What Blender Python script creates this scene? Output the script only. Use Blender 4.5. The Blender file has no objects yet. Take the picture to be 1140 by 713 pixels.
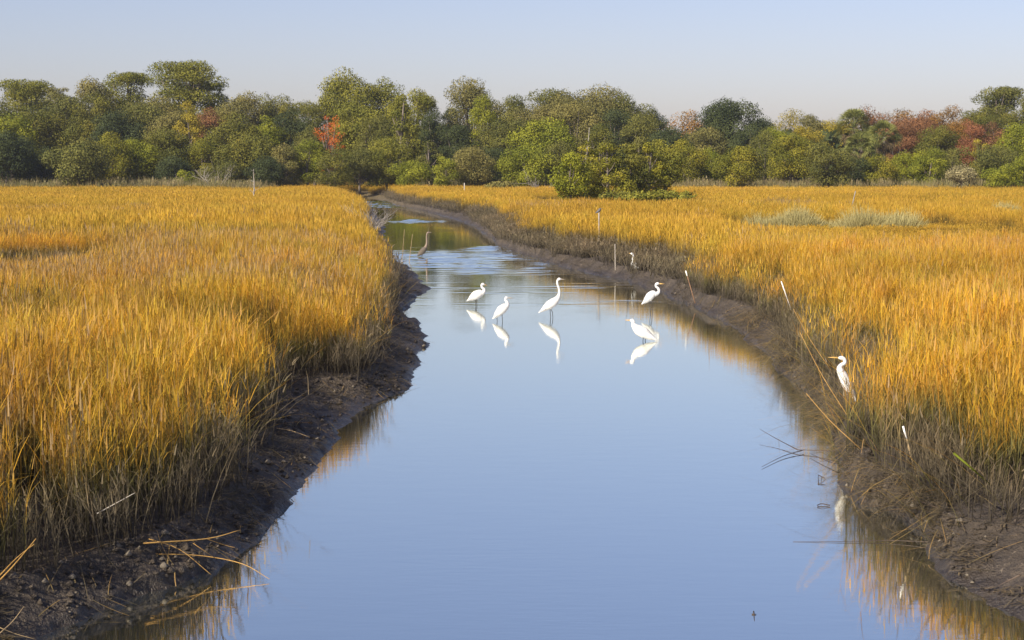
import bpy, math
import numpy as np

# ------------------------------------------------------------------ frame of reference
F_PX, W_PX, H_PX = 2000.0, 1140.0, 713.0
CAM_Z, HORIZON = 3.4, 190.0
PITCH = math.atan((H_PX / 2 - HORIZON) / F_PX)
SUN_EL, SUN_AZ = math.radians(35), math.atan2(-0.76, -0.65)      # direction towards the sun (x, y)
SUN_DIR = np.array([math.cos(SUN_EL) * math.cos(SUN_AZ), math.cos(SUN_EL) * math.sin(SUN_AZ), math.sin(SUN_EL)])

scene = bpy.context.scene
COL = scene.collection


def ray(px, py):
    cx, cy = px - W_PX / 2, -(py - H_PX / 2)
    s, c = math.sin(PITCH), math.cos(PITCH)
    return np.array([cx, F_PX * c + cy * s, -F_PX * s + cy * c])


def on_level(px, py, z=0.0):
    d = ray(px, py)
    t = (z - CAM_Z) / d[2]
    return np.array([d[0] * t, d[1] * t, z])


def at_dist(px, py, Y):
    d = ray(px, py)
    t = Y / d[1]
    return np.array([d[0] * t, Y, CAM_Z + d[2] * t])


# ------------------------------------------------------------------ numpy noise
def _hash(ix, iy, seed):
    n = (ix.astype(np.int64) * 374761393 + iy.astype(np.int64) * 668265263 + seed * 1442695041) & 0xFFFFFFFF
    n = ((n ^ (n >> 13)) * 1274126177) & 0xFFFFFFFF
    return ((n ^ (n >> 16)) & 0xFFFF) / 65535.0


def vnoise(x, y, seed=0):
    x = np.asarray(x, float); y = np.asarray(y, float)
    ix, iy = np.floor(x), np.floor(y)
    fx, fy = x - ix, y - iy
    fx = fx * fx * (3 - 2 * fx); fy = fy * fy * (3 - 2 * fy)
    a, b = _hash(ix, iy, seed), _hash(ix + 1, iy, seed)
    c, d = _hash(ix, iy + 1, seed), _hash(ix + 1, iy + 1, seed)
    return (a * (1 - fx) + b * fx) * (1 - fy) + (c * (1 - fx) + d * fx) * fy - 0.5


def fbm(x, y, seed=0, octv=4):
    s, a = 0, 1.0
    for k in range(octv):
        s = s + a * vnoise(x * 2 ** k, y * 2 ** k, seed + k); a *= 0.5
    return s


def smooth(t):
    t = np.clip(t, 0, 1)
    return t * t * (3 - 2 * t)


# ------------------------------------------------------------------ objects
def tag(o, label=None, cat=None, group=None, kind=None):
    if label: o['label'] = label
    if cat: o['category'] = cat
    if group: o['group'] = group
    if kind: o['kind'] = kind
    return o


def empty(name, loc):
    o = bpy.data.objects.new(name, None)
    o.location = tuple(float(v) for v in loc)
    COL.objects.link(o)
    return o


def mesh_obj(name, verts, faces, mats, parent=None, attrs=None, mat_idx=None, smooth_sh=False, link=True, loc=None):
    """verts (n,3); faces: (m,4) array or list of tuples"""
    me = bpy.data.meshes.new(name)
    verts = np.asarray(verts, np.float32)
    if isinstance(faces, np.ndarray):
        k = faces.shape[1]
        me.vertices.add(len(verts)); me.vertices.foreach_set('co', verts.ravel())
        me.loops.add(faces.size); me.loops.foreach_set('vertex_index', faces.astype(np.int32).ravel())
        me.polygons.add(len(faces))
        me.polygons.foreach_set('loop_start', np.arange(0, faces.size, k, dtype=np.int32))
        if mat_idx is not None:
            me.polygons.foreach_set('material_index', np.asarray(mat_idx, np.int32))
        me.update(calc_edges=True)
    else:
        me.from_pydata([tuple(map(float, v)) for v in verts], [], [tuple(map(int, f)) for f in faces])
        if mat_idx is not None:
            me.polygons.foreach_set('material_index', np.asarray(mat_idx, np.int32))
    if smooth_sh:
        me.polygons.foreach_set('use_smooth', np.ones(len(me.polygons), bool))
    for k, v in (attrs or {}).items():
        a = me.attributes.new(k, 'FLOAT', 'POINT'); a.data.foreach_set('value', np.asarray(v, np.float32))
    for m in (mats if isinstance(mats, (list, tuple)) else [mats]):
        me.materials.append(m)
    o = bpy.data.objects.new(name, me)
    if loc is not None: o.location = tuple(float(v) for v in loc)
    if link: COL.objects.link(o)
    if parent is not None: o.parent = parent
    return o


# ------------------------------------------------------------------ material helpers
class NT:
    def __init__(self, name):
        self.m = bpy.data.materials.new(name); self.m.use_nodes = True
        self.t = self.m.node_tree; self.t.nodes.clear()
        self.out = self.t.nodes.new('ShaderNodeOutputMaterial')

    def n(self, typ, ins=None, **props):
        nd = self.t.nodes.new(typ)
        for k, v in props.items(): setattr(nd, k, v)
        for k, v in (ins or {}).items():
            if isinstance(v, bpy.types.NodeSocket): self.t.links.new(v, nd.inputs[k])
            else: nd.inputs[k].default_value = v
        return nd

    def attr(self, name): return self.n('ShaderNodeAttribute', attribute_name=name).outputs['Fac']
    def pos(self): return self.n('ShaderNodeNewGeometry').outputs['Position']

    def math(self, op, a, b=0.0, clamp=False):
        nd = self.n('ShaderNodeMath', {0: a, 1: b}, operation=op); nd.use_clamp = clamp
        return nd.outputs[0]

    def noise(self, vec, scale, detail=3, rough=0.55, dim='3D'):
        return self.n('ShaderNodeTexNoise', {'Vector': vec, 'Scale': scale, 'Detail': detail, 'Roughness': rough}).outputs['Fac']

    def scale(self, vec, s):
        return self.n('ShaderNodeVectorMath', {0: vec, 1: s}, operation='MULTIPLY').outputs[0]

    def ramp(self, fac, stops, interp='LINEAR'):
        nd = self.n('ShaderNodeValToRGB', {'Fac': fac}); r = nd.color_ramp; r.interpolation = interp
        while len(r.elements) < len(stops): r.elements.new(0.5)
        for e, (p, c) in zip(r.elements, stops):
            e.position = p; e.color = (*c, 1) if len(c) == 3 else c
        return nd.outputs['Color']

    def mix(self, fac, a, b, mode='MIX'):
        nd = self.n('ShaderNodeMix', data_type='RGBA', blend_type=mode)
        for s, v in ((nd.inputs[0], fac), (nd.inputs[6], a), (nd.inputs[7], b)):
            if isinstance(v, bpy.types.NodeSocket): self.t.links.new(v, s)
            else: s.default_value = v if not isinstance(v, tuple) else ((*v, 1) if len(v) == 3 else v)
        return nd.outputs[2]

    def maprange(self, v, a, b, c=0.0, d=1.0):
        return self.n('ShaderNodeMapRange', {0: v, 1: a, 2: b, 3: c, 4: d}).outputs[0]

    def surf(self, sh):
        self.t.links.new(sh, self.out.inputs['Surface']); return self.m


def leafy(nt, color, transl=0.3, rough=0.6, tcol=None):
    p = nt.n('ShaderNodeBsdfPrincipled', {'Base Color': color, 'Roughness': max(rough, 0.7), 'Specular IOR Level': 0.12})
    tr = nt.n('ShaderNodeBsdfTranslucent', {'Color': tcol or color})
    return nt.surf(nt.n('ShaderNodeMixShader', {0: transl, 1: p.outputs[0], 2: tr.outputs[0]}).outputs[0])


def grass_material(name, low, mid, tops, tip, patch_dark=0.33):
    nt = NT(name)
    t, r = nt.attr('t'), nt.attr('rnd')
    pos = nt.pos()
    big = nt.noise(nt.scale(pos, (0.10, 0.075, 0.0)), 1.0, 3)
    med = nt.noise(nt.scale(pos, (0.9, 0.22, 0.0)), 1.0, 3)
    # hue of the upper blade: orange <-> gold <-> olive <-> tan by clump and by blade
    sel = nt.math('ADD', nt.math('MULTIPLY', r, 0.55), nt.math('MULTIPLY', nt.math('SUBTRACT', med, 0.5), 1.1))
    sel = nt.math('ADD', sel, nt.math('MULTIPLY', nt.math('SUBTRACT', big, 0.5), 1.3))
    top = nt.ramp(nt.math('ADD', sel, 0.22), tops)
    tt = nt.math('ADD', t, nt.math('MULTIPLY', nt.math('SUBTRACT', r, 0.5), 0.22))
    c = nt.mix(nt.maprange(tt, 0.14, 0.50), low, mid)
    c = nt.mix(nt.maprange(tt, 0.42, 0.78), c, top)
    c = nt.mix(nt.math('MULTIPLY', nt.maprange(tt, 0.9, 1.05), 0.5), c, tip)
    rows = nt.noise(nt.scale(pos, (0.05, 0.33, 0.0)), 1.0, 3)
    br = nt.maprange(rows, 0.35, 0.62, 1.0 - patch_dark, 1.08)
    c = nt.mix(1.0, c, nt.n('ShaderNodeCombineColor', {0: br, 1: br, 2: br}).outputs[0], 'MULTIPLY')
    return leafy(nt, c, 0.35, 0.55)


GOLD_TOPS = [(0.0, (0.42, 0.34, 0.045)), (0.16, (0.60, 0.40, 0.038)), (0.40, (0.68, 0.385, 0.032)), (0.64, (0.66, 0.31, 0.028)),
             (0.82, (0.56, 0.27, 0.050)), (1.0, (0.48, 0.32, 0.13))]
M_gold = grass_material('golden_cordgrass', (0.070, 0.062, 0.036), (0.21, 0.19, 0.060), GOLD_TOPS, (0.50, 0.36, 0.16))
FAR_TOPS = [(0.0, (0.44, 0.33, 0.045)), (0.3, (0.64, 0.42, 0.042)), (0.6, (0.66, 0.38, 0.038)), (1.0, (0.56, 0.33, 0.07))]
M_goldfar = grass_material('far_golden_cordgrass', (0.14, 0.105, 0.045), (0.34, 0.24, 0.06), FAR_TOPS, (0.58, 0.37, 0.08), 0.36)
M_tan = grass_material('tan_cordgrass', (0.12, 0.10, 0.065), (0.26, 0.21, 0.10),
                       [(0.0, (0.40, 0.30, 0.09)), (0.5, (0.46, 0.29, 0.10)), (1.0, (0.40, 0.25, 0.12))], (0.48, 0.36, 0.22))
M_dead = grass_material('grey_brown_bank_grass', (0.09, 0.075, 0.052), (0.15, 0.125, 0.085),
                        [(0.0, (0.16, 0.14, 0.075)), (0.5, (0.21, 0.165, 0.095)), (1.0, (0.30, 0.22, 0.13))], (0.30, 0.24, 0.16))
M_channelshade = grass_material('channel_shade_grass', (0.03, 0.026, 0.014), (0.06, 0.045, 0.02), [(0.0, (0.08, 0.06, 0.02)), (1.0, (0.16, 0.10, 0.035))], (0.2, 0.13, 0.05))  # dark grass colour standing in for the shade inside the channels
M_verge = grass_material('verge_grass', (0.10, 0.09, 0.05), (0.18, 0.17, 0.07),
                         [(0.0, (0.20, 0.21, 0.07)), (0.5, (0.34, 0.28, 0.12)), (1.0, (0.42, 0.32, 0.18))], (0.35, 0.3, 0.18))


def leaf_mat(name, dark, light, third=None, transl=0.13):
    nt = NT(name)
    r = nt.attr('rnd')
    b = nt.attr('clump')
    v = nt.math('ADD', nt.math('MULTIPLY', r, 0.30), nt.math('MULTIPLY', b, 0.62))
    stops = [(0.1, dark), (0.75, light)] + ([(1.0, third)] if third else [])
    return leafy(nt, nt.mix(1.0, nt.ramp(v, stops), (1.0, 0.96, 0.74), 'MULTIPLY'), transl, 0.5)


LEAF = {
    'oak': leaf_mat('live_oak_leaves', (0.079, 0.093, 0.028), (0.185, 0.183, 0.052)),
    'oakgrey': leaf_mat('grey_green_oak_leaves', (0.110, 0.113, 0.044), (0.239, 0.213, 0.077)),
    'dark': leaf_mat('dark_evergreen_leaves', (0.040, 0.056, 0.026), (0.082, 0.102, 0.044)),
    'pine': leaf_mat('pine_needles', (0.106, 0.121, 0.024), (0.248, 0.240, 0.044)),
    'bright': leaf_mat('bright_green_leaves', (0.124, 0.151, 0.020), (0.265, 0.278, 0.032)),
    'cedar': leaf_mat('cedar_foliage', (0.106, 0.121, 0.020), (0.265, 0.248, 0.032), (0.354, 0.263, 0.044)),
    'olive': leaf_mat('olive_yellow_leaves', (0.085, 0.098, 0.024), (0.185, 0.180, 0.038), (0.24, 0.18, 0.035)), # (0.123, 0.124, 0.025), (0.312, 0.255, 0.040), (0.435, 0.262, 0.034)),
    'yellow': leaf_mat('yellow_leaves', (0.18, 0.16, 0.025), (0.42, 0.34, 0.05)),
    'orange': leaf_mat('orange_brown_leaves', (0.14, 0.095, 0.035), (0.34, 0.18, 0.05), (0.42, 0.20, 0.05)),
    'rust': leaf_mat('rust_leaves', (0.13, 0.075, 0.045), (0.27, 0.135, 0.075)),
    'red': leaf_mat('scarlet_leaves', (0.34, 0.080, 0.022), (0.60, 0.17, 0.035)),
    'crimson': leaf_mat('crimson_leaves', (0.17, 0.075, 0.048), (0.30, 0.13, 0.075)),
    'pale': leaf_mat('pale_seeding_leaves', (0.22, 0.20, 0.12), (0.42, 0.38, 0.25)),
    'sage': leaf_mat('grey_green_marsh_shrub', (0.33, 0.30, 0.16), (0.44, 0.40, 0.23)),
    'palm': leaf_mat('palmetto_fronds', (0.102, 0.124, 0.046), (0.246, 0.262, 0.092)),
    'deadfrond': leaf_mat('dead_fronds', (0.11, 0.085, 0.055), (0.22, 0.17, 0.11)),
}


def simple_mat(name, c1, c2, scale=8.0, rough=0.8, bump=0.3, stretch=(1, 1, 1), spec=0.3):
    nt = NT(name)
    co = nt.scale(nt.n('ShaderNodeTexCoord').outputs['Object'], stretch)
    nz = nt.noise(co, scale, 5, 0.65)
    col = nt.ramp(nz, [(0.3, c1), (0.7, c2)])
    bp = nt.n('ShaderNodeBump', {'Strength': bump, 'Distance': 0.02, 'Height': nz})
    p = nt.n('ShaderNodeBsdfPrincipled', {'Base Color': col, 'Roughness': rough, 'Normal': bp.outputs[0], 'Specular IOR Level': spec})
    return nt.surf(p.outputs[0])


M_bark = simple_mat('bark', (0.10, 0.08, 0.06), (0.24, 0.20, 0.16), 6, stretch=(1, 1, 0.25))
M_greywood = simple_mat('weathered_grey_wood', (0.22, 0.19, 0.16), (0.42, 0.38, 0.33), 9, stretch=(1, 1, 0.2))
M_palewood = simple_mat('pale_bleached_wood', (0.38, 0.34, 0.28), (0.62, 0.57, 0.50), 12, stretch=(1, 1, 0.2))
M_white = simple_mat('white_stake_top', (0.62, 0.60, 0.57), (0.80, 0.79, 0.76), 20)
M_brownwood = simple_mat('brown_wood', (0.12, 0.07, 0.04), (0.28, 0.16, 0.09), 14, stretch=(1, 1, 0.2))
M_darktwig = simple_mat('wet_dark_twig', (0.035, 0.025, 0.02), (0.10, 0.07, 0.05), 14, rough=0.5)
M_straw = simple_mat('fallen_straw', (0.24, 0.17, 0.09), (0.44, 0.32, 0.17), 10)
M_goldreed = simple_mat('golden_reed', (0.30, 0.17, 0.05), (0.50, 0.30, 0.09), 10)
M_feather = simple_mat('white_feathers', (0.62, 0.615, 0.60), (0.74, 0.735, 0.72), 40, rough=0.75, bump=0.5, stretch=(1, 1, 3))
M_bill = simple_mat('yellow_orange_bill', (0.55, 0.32, 0.08), (0.66, 0.42, 0.14), 20, rough=0.45)
M_greybill = simple_mat('grey_bill', (0.22, 0.19, 0.15), (0.34, 0.30, 0.24), 20, rough=0.45)
M_leg = simple_mat('black_legs', (0.025, 0.025, 0.025), (0.06, 0.055, 0.05), 20, rough=0.5)
M_eye = simple_mat('dark_eye', (0.02, 0.02, 0.015), (0.04, 0.03, 0.02), 20, rough=0.2)
M_heron = simple_mat('grey_brown_heron_feathers', (0.075, 0.062, 0.05), (0.15, 0.125, 0.10), 30, rough=0.8, bump=0.6, stretch=(1, 1, 3))
M_heronneck = simple_mat('buff_heron_neck', (0.17, 0.13, 0.10), (0.27, 0.21, 0.16), 30, rough=0.8)
M_heronwing = simple_mat('dark_heron_wing', (0.06, 0.06, 0.065), (0.16, 0.15, 0.15), 30, rough=0.7)

# ------------------------------------------------------------------ creek outline (traced on the water level, then kept in metres)
LW = [(-60, 780), (20, 722), (53, 706), (73, 697), (104, 683), (146, 666), (179, 653), (235, 634), (280, 603), (305, 578), (311, 570),
      (330, 545), (346, 527), (362, 501), (380, 478), (409, 451), (440, 437), (461, 428), (461, 399), (470, 385), (470, 366), (458, 356),
      (440, 348), (456, 337), (474, 321), (458, 304), (441, 295), (428, 274), (425, 253), (416, 238), (413, 232), (398, 227), (388, 222)]
LG = [(-300, 760), (-60, 668), (50, 634), (168, 596), (241, 561), (250, 530), (262, 500), (300, 470), (306, 440), (318, 426), (400, 419),
      (412, 400), (420, 385), (428, 362), (434, 345), (434, 325), (430, 308), (422, 290), (414, 270), (408, 252), (403, 238), (396, 226),
      (380, 217)]
RW = [(1250, 745), (1140, 690), (1109, 673), (1081, 656), (1045, 636), (1042, 620), (1033, 597), (1005, 575), (966, 561), (945, 544),
      (938, 520), (935, 505), (930, 470), (918, 446), (896, 433), (872, 412), (850, 388), (836, 378), (808, 358), (780, 345), (754, 333),
      (734, 323), (702, 313), (660, 305), (620, 295), (590, 286), (559, 274), (546, 264), (531, 252), (506, 244), (475, 235), (443, 229),
      (432, 224), (400, 219.5)]
RG = [(1300, 640), (1140, 590), (1084, 583), (1036, 566), (1008, 550), (974, 515), (957, 490), (942, 468), (919, 435), (892, 392),
      (864, 360), (822, 337), (777, 325), (735, 308), (705, 299), (652, 289), (600, 279), (561, 268), (544, 253), (527, 240), (475, 231.5),
      (443, 224.5), (428, 217.5), (390, 213)]
EDGE_Z = 0.32


def poly(pts, z):
    a = np.array([on_level(x, y, z) for x, y in pts])
    return a[:, 1], a[:, 0]


LWy, LWx = poly(LW, 0); LGy, LGx = poly(LG, EDGE_Z); RWy, RWx = poly(RW, 0); RGy, RGx = poly(RG, EDGE_Z)


def edges(y):
    y = np.asarray(y, float)
    j = 0.16 * np.clip(y / 30, 0.5, 2)
    lw = np.interp(y, LWy, LWx) + j * fbm(y * 1.3, y * 0 + 3, 11) + j * 1.3 * np.abs(fbm(y * 3.3, y * 0 + 2, 17, 3)) * np.interp(y, [20, 40], [1, 0.5])
    lg = np.interp(y, LGy, LGx) + 1.6 * j * fbm(y * 0.9, y * 0 + 7, 12)
    rw = np.interp(y, RWy, RWx) + j * fbm(y * 1.3, y * 0 + 5, 13) - j * 1.1 * np.abs(fbm(y * 3.6, y * 0 + 4, 18, 3)) * np.interp(y, [20, 40], [1, 0.5])
    rg = np.interp(y, RGy, RGx) + 1.6 * j * fbm(y * 0.9, y * 0 + 9, 14)
    return np.minimum(lg, lw - 0.15), lw, rw, np.maximum(rg, rw + 0.15)


def marsh_z(x, y, d):
    """height of the marsh beyond the grass edge, d metres from it"""
    z = EDGE_Z + 0.42 * smooth(d / 2.2) + 0.05 * fbm(x * 0.4, y * 0.4, 31, 3) * smooth(d / 2)
    z = z - 0.12 * ditch(x, y)
    z = z + 0.35 * smooth((y - 235) / 40)
    return z


def ditch(x, y):
    """narrow side channels in the left marsh"""
    a = smooth((3.3 - np.abs(y - 45.5 - 0.5 * np.sin(x * 0.5))) / 0.6) * smooth((-8.6 - x) / 2.0)
    b = smooth((4.6 - np.abs(y - 69)) / 1.0) * smooth((-17.0 - x) / 2.5)
    return np.maximum(a, b)


def ground_z(x, y):
    x = np.asarray(x, float); y = np.asarray(y, float)
    lg, lw, rw, rg = edges(y)
    z = np.full(np.broadcast(x, y).shape, -0.5)
    dl, dr = lg - x, x - rg
    z = np.where(dl > 0, marsh_z(x, y, dl), z)
    z = np.where(dr > 0, marsh_z(x, y, dr), z)
    mud = 0.10 * fbm(x * 2.4, y * 1.6, 41, 4) + 0.055 * np.abs(fbm(x * 8, y * 6, 45, 3))
    for g, w_ in ((lg, lw), (rg, rw)):
        t = (x - w_) / (g - w_)
        inside = (t >= 0) & (t <= 1)
        z = np.where(inside, EDGE_Z * (0.35 * t + 0.65 * t ** 1.4) + mud * smooth(t * 5.0 + 0.15) * smooth((1 - t) * 4 + .3) + 0.03 * smooth(t * 8), z)
    di = np.minimum(x - lw, rw - x)
    z = np.where(di > 0, -0.5 * smooth(di / 1.3) - 0.01, z)
    closing = smooth((y - 233) / 12)
    z = z * (1 - closing) + closing * np.maximum(z, 0.75 + 0.35 * smooth((y - 235) / 40))
    return z


# ------------------------------------------------------------------ terrain sheet
ys = [4.0]
while ys[-1] < 300: ys.append(ys[-1] + max(0.05, ys[-1] * 0.0042))
ys += [330, 380, 450, 600, 900, 1500, 3000, 6000]
ys = np.array([-60, -10, 0.0] + ys)
out_off = np.array([0.02, 0.12, 0.3, 0.55, 0.9, 1.4, 2.0, 3, 4.5, 7, 11, 17, 26, 40, 60, 100, 180, 400, 1200, 5000.0])
mudt = np.linspace(0, 1, 26)
LGs, LWs, RWs, RGs = edges(ys)
rows = []
for i, y in enumerate(ys):
    lg, lw, rw, rg = LGs[i], LWs[i], RWs[i], RGs[i]
    mid = (rw - lw)
    bed = np.array([0.04, 0.12, 0.3, 0.5, 0.7, 0.88, 0.96]) * mid
    xs = np.concatenate([lg - out_off[::-1], lg + (lw - lg) * mudt, lw + bed, rw + (rg - rw) * mudt, rg + out_off])
    rows.append(xs)
X = np.array(rows); Y = np.repeat(ys[:, None], X.shape[1], 1)
Z = ground_z(X, Y)
nr, nc = X.shape
idx = np.arange(nr * nc).reshape(nr, nc)
quads = np.stack([idx[:-1, :-1], idx[:-1, 1:], idx[1:, 1:], idx[1:, :-1]], -1).reshape(-1, 4)

nt = NT('wet_creek_mud')
pos = nt.pos()
n1 = nt.noise(pos, 1.3, 6, 0.6); n2 = nt.noise(pos, 9.0, 5, 0.65); n3 = nt.noise(nt.scale(pos, (1, 0.6, 1)), 34.0, 3, 0.6)
sep = nt.n('ShaderNodeSeparateXYZ', {0: pos})
col = nt.ramp(nt.math('ADD', nt.math('MULTIPLY', n1, 0.5), nt.math('MULTIPLY', n2, 0.5)),
              [(0.33, (0.032, 0.025, 0.019)), (0.52, (0.068, 0.052, 0.038)), (0.68, (0.125, 0.096, 0.066))])
speck = nt.maprange(n3, 0.62, 0.70)
col = nt.mix(nt.math('MULTIPLY', speck, nt.maprange(n1, 0.42, 0.6)), col, (0.30, 0.24, 0.17))
wet = nt.maprange(nt.math('ADD', sep.outputs[2], nt.math('MULTIPLY', n2, 0.14)), 0.06, 0.26)
col = nt.mix(wet, nt.mix(0.4, col, (0.022, 0.018, 0.016)), col)
inland = nt.maprange(sep.outputs[1], 150, 240)
col = nt.mix(inland, col, (0.16, 0.12, 0.05))
rough = nt.maprange(wet, 0, 1, 0.30, 0.85)
hgt = nt.math('ADD', nt.math('MULTIPLY', n2, 1.0), nt.math('MULTIPLY', n3, 0.35))
bp = nt.n('ShaderNodeBump', {'Strength': 1.0, 'Distance': 0.11, 'Height': hgt})
nt.surf(nt.n('ShaderNodeBsdfPrincipled', {'Base Color': col, 'Roughness': rough, 'Normal': bp.outputs[0], 'Specular IOR Level': 0.5}).outputs[0])
M_mud = nt.m
terrain = mesh_obj('marsh_ground', np.stack([X, Y, Z], -1).reshape(-1, 3), quads, M_mud, smooth_sh=True)
tag(terrain, kind='structure')

# ------------------------------------------------------------------ water
nt = NT('creek_water')
pos = nt.pos()
sep = nt.n('ShaderNodeSeparateXYZ', {0: pos})
fine = nt.noise(nt.scale(pos, (1.0, 2.2, 1)), 1.8, 3, 0.5)
rip = nt.noise(nt.scale(pos, (1.4, 5.0, 1)), 2.6, 4, 0.6)


amp = nt.maprange(nt.noise(nt.scale(pos, (0.3, 0.12, 1)), 1.0, 3), 0.45, 0.65, 0.0004, 0.0012)
hh = nt.math('ADD', nt.math('MULTIPLY', rip, amp), nt.math('MULTIPLY', fine, 0.0009))
bp = nt.n('ShaderNodeBump', {'Strength': 1.0, 'Distance': 1.0, 'Height': hh})
murk = nt.mix(nt.noise(nt.scale(pos, (0.2, 0.08, 1)), 1.0, 3), (0.035, 0.040, 0.038), (0.050, 0.052, 0.045))
p = nt.n('ShaderNodeBsdfPrincipled', {'Base Color': murk, 'Roughness': 0.01, 'IOR': 1.5, 'Normal': bp.outputs[0]})
gl = nt.n('ShaderNodeBsdfGlossy', {'Color': (0.96, 0.98, 0.90, 1), 'Roughness': 0.012, 'Normal': bp.outputs[0]})
nt.surf(nt.n('ShaderNodeMixShader', {0: 0.76, 1: p.outputs[0], 2: gl.outputs[0]}).outputs[0])
M_water = nt.m


def wind_patch(x, y):
    """0..1, where a breeze roughens the creek"""
    wob = fbm(x * 0.35, y * 0.10, 301, 4)
    a = smooth((y + wob * 16 - 61) / 8) * smooth((82 - y - wob * 10) / 7)
    ux = (x + 6.0) / 1.9; uy = (y - 120) / 10.5
    b = smooth((1.0 - np.sqrt(ux * ux + uy * uy) + 1.1 * wob) * 1.6)
    c = smooth((y + wob * 16 - 160) / 8) * smooth((206 - y) / 6)
    streak = smooth((y - 43) / 6) * smooth((64 - y) / 6) * np.clip(vnoise(x * 0.25, y * 0.9, 305) * 2.2 + 0.25, 0, 1) * 0.35
    return np.maximum(np.maximum(a, b), np.maximum(c, streak))


wy = [-30.0, 0.0, 4.0]
while wy[-1] < 252: wy.append(wy[-1] + (1.0 if wy[-1] < 42 else 0.07 if wy[-1] < 84 else 0.5 if wy[-1] < 104 else 0.10 if wy[-1] < 136 else 0.6 if wy[-1] < 158 else 0.16 if wy[-1] < 208 else 1.0))
wy = np.array(wy)
by = np.arange(-30, 254, 1.0)
wl, wr = edges(by)[1] - 0.8, edges(by)[2] + 0.8
wl = np.array([wl[max(0, i - 2):i + 3].min() for i in range(len(wl))]); wr = np.array([wr[max(0, i - 2):i + 3].max() for i in range(len(wr))])
wl, wr = np.interp(wy, by, wl), np.interp(wy, by, wr)
NX = 44
tx = np.linspace(0, 1, NX)
WX = wl[:, None] * (1 - tx) + wr[:, None] * tx; WY = np.repeat(wy[:, None], NX, 1)
wave = vnoise(WX * 1.3, WY * 4.2, 310) * 0.9 + vnoise(WX * 2.1, WY * 7.5, 311) * 0.45 + vnoise(WX * 0.7, WY * 2.0, 312) * 0.7
WZ = wave * 0.030 * wind_patch(WX, WY) * np.interp(WY, [60, 110, 160], [1, 1.3, 1.8])
wi = np.arange(len(wy) * NX).reshape(len(wy), NX)
wq = np.stack([wi[:-1, :-1], wi[:-1, 1:], wi[1:, 1:], wi[1:, :-1]], -1).reshape(-1, 4)
tag(mesh_obj('creek_water', np.stack([WX, WY, WZ], -1).reshape(-1, 3), wq, M_water, smooth_sh=True), kind='structure')

# ------------------------------------------------------------------ grass tufts
rng = np.random.default_rng(7)


def strips(base, direc, length, width, curve, face_ang, nseg, t0, t1, rnd, taper=0.85):
    """many bent tapering blades at once. base (n,3), direc (n,3) start direction, curve (n,3) bend; returns verts, faces, t, rnd"""
    n = len(base)
    s = np.linspace(0, 1, nseg + 1)
    P = base[:, None, :] + direc[:, None, :] * (length[:, None] * s)[..., None] + curve[:, None, :] * (length[:, None] * s ** 2)[..., None]
    side = np.stack([np.cos(face_ang), np.sin(face_ang), np.zeros(n)], -1)
    wdt = width[:, None] * (1 - taper * s ** 1.5)[None, :] * 0.5
    A = P - side[:, None, :] * wdt[..., None]; B = P + side[:, None, :] * wdt[..., None]
    V = np.stack([A, B], 2).reshape(-1, 3)
    k = 2 * (nseg + 1)
    o = (np.arange(n) * k)[:, None, None]
    j = (np.arange(nseg) * 2)[None, :, None]
    Fq = (o + j + np.array([0, 1, 3, 2])[None, None, :]).reshape(-1, 4)
    T = (t0[:, None] + (t1 - t0)[:, None] * s[None, :])
    T = np.repeat(T[..., None], 2, 2).reshape(-1)
    R = np.repeat(rnd, k)
    return V, Fq, T, R


def merge(parts):
    V, Fq, T, R, off = [], [], [], [], 0
    for v, f, t, r in parts:
        V.append(v); Fq.append(f + off); T.append(t); R.append(r); off += len(v)
    return np.concatenate(V), np.concatenate(Fq), np.concatenate(T), np.concatenate(R)


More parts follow.
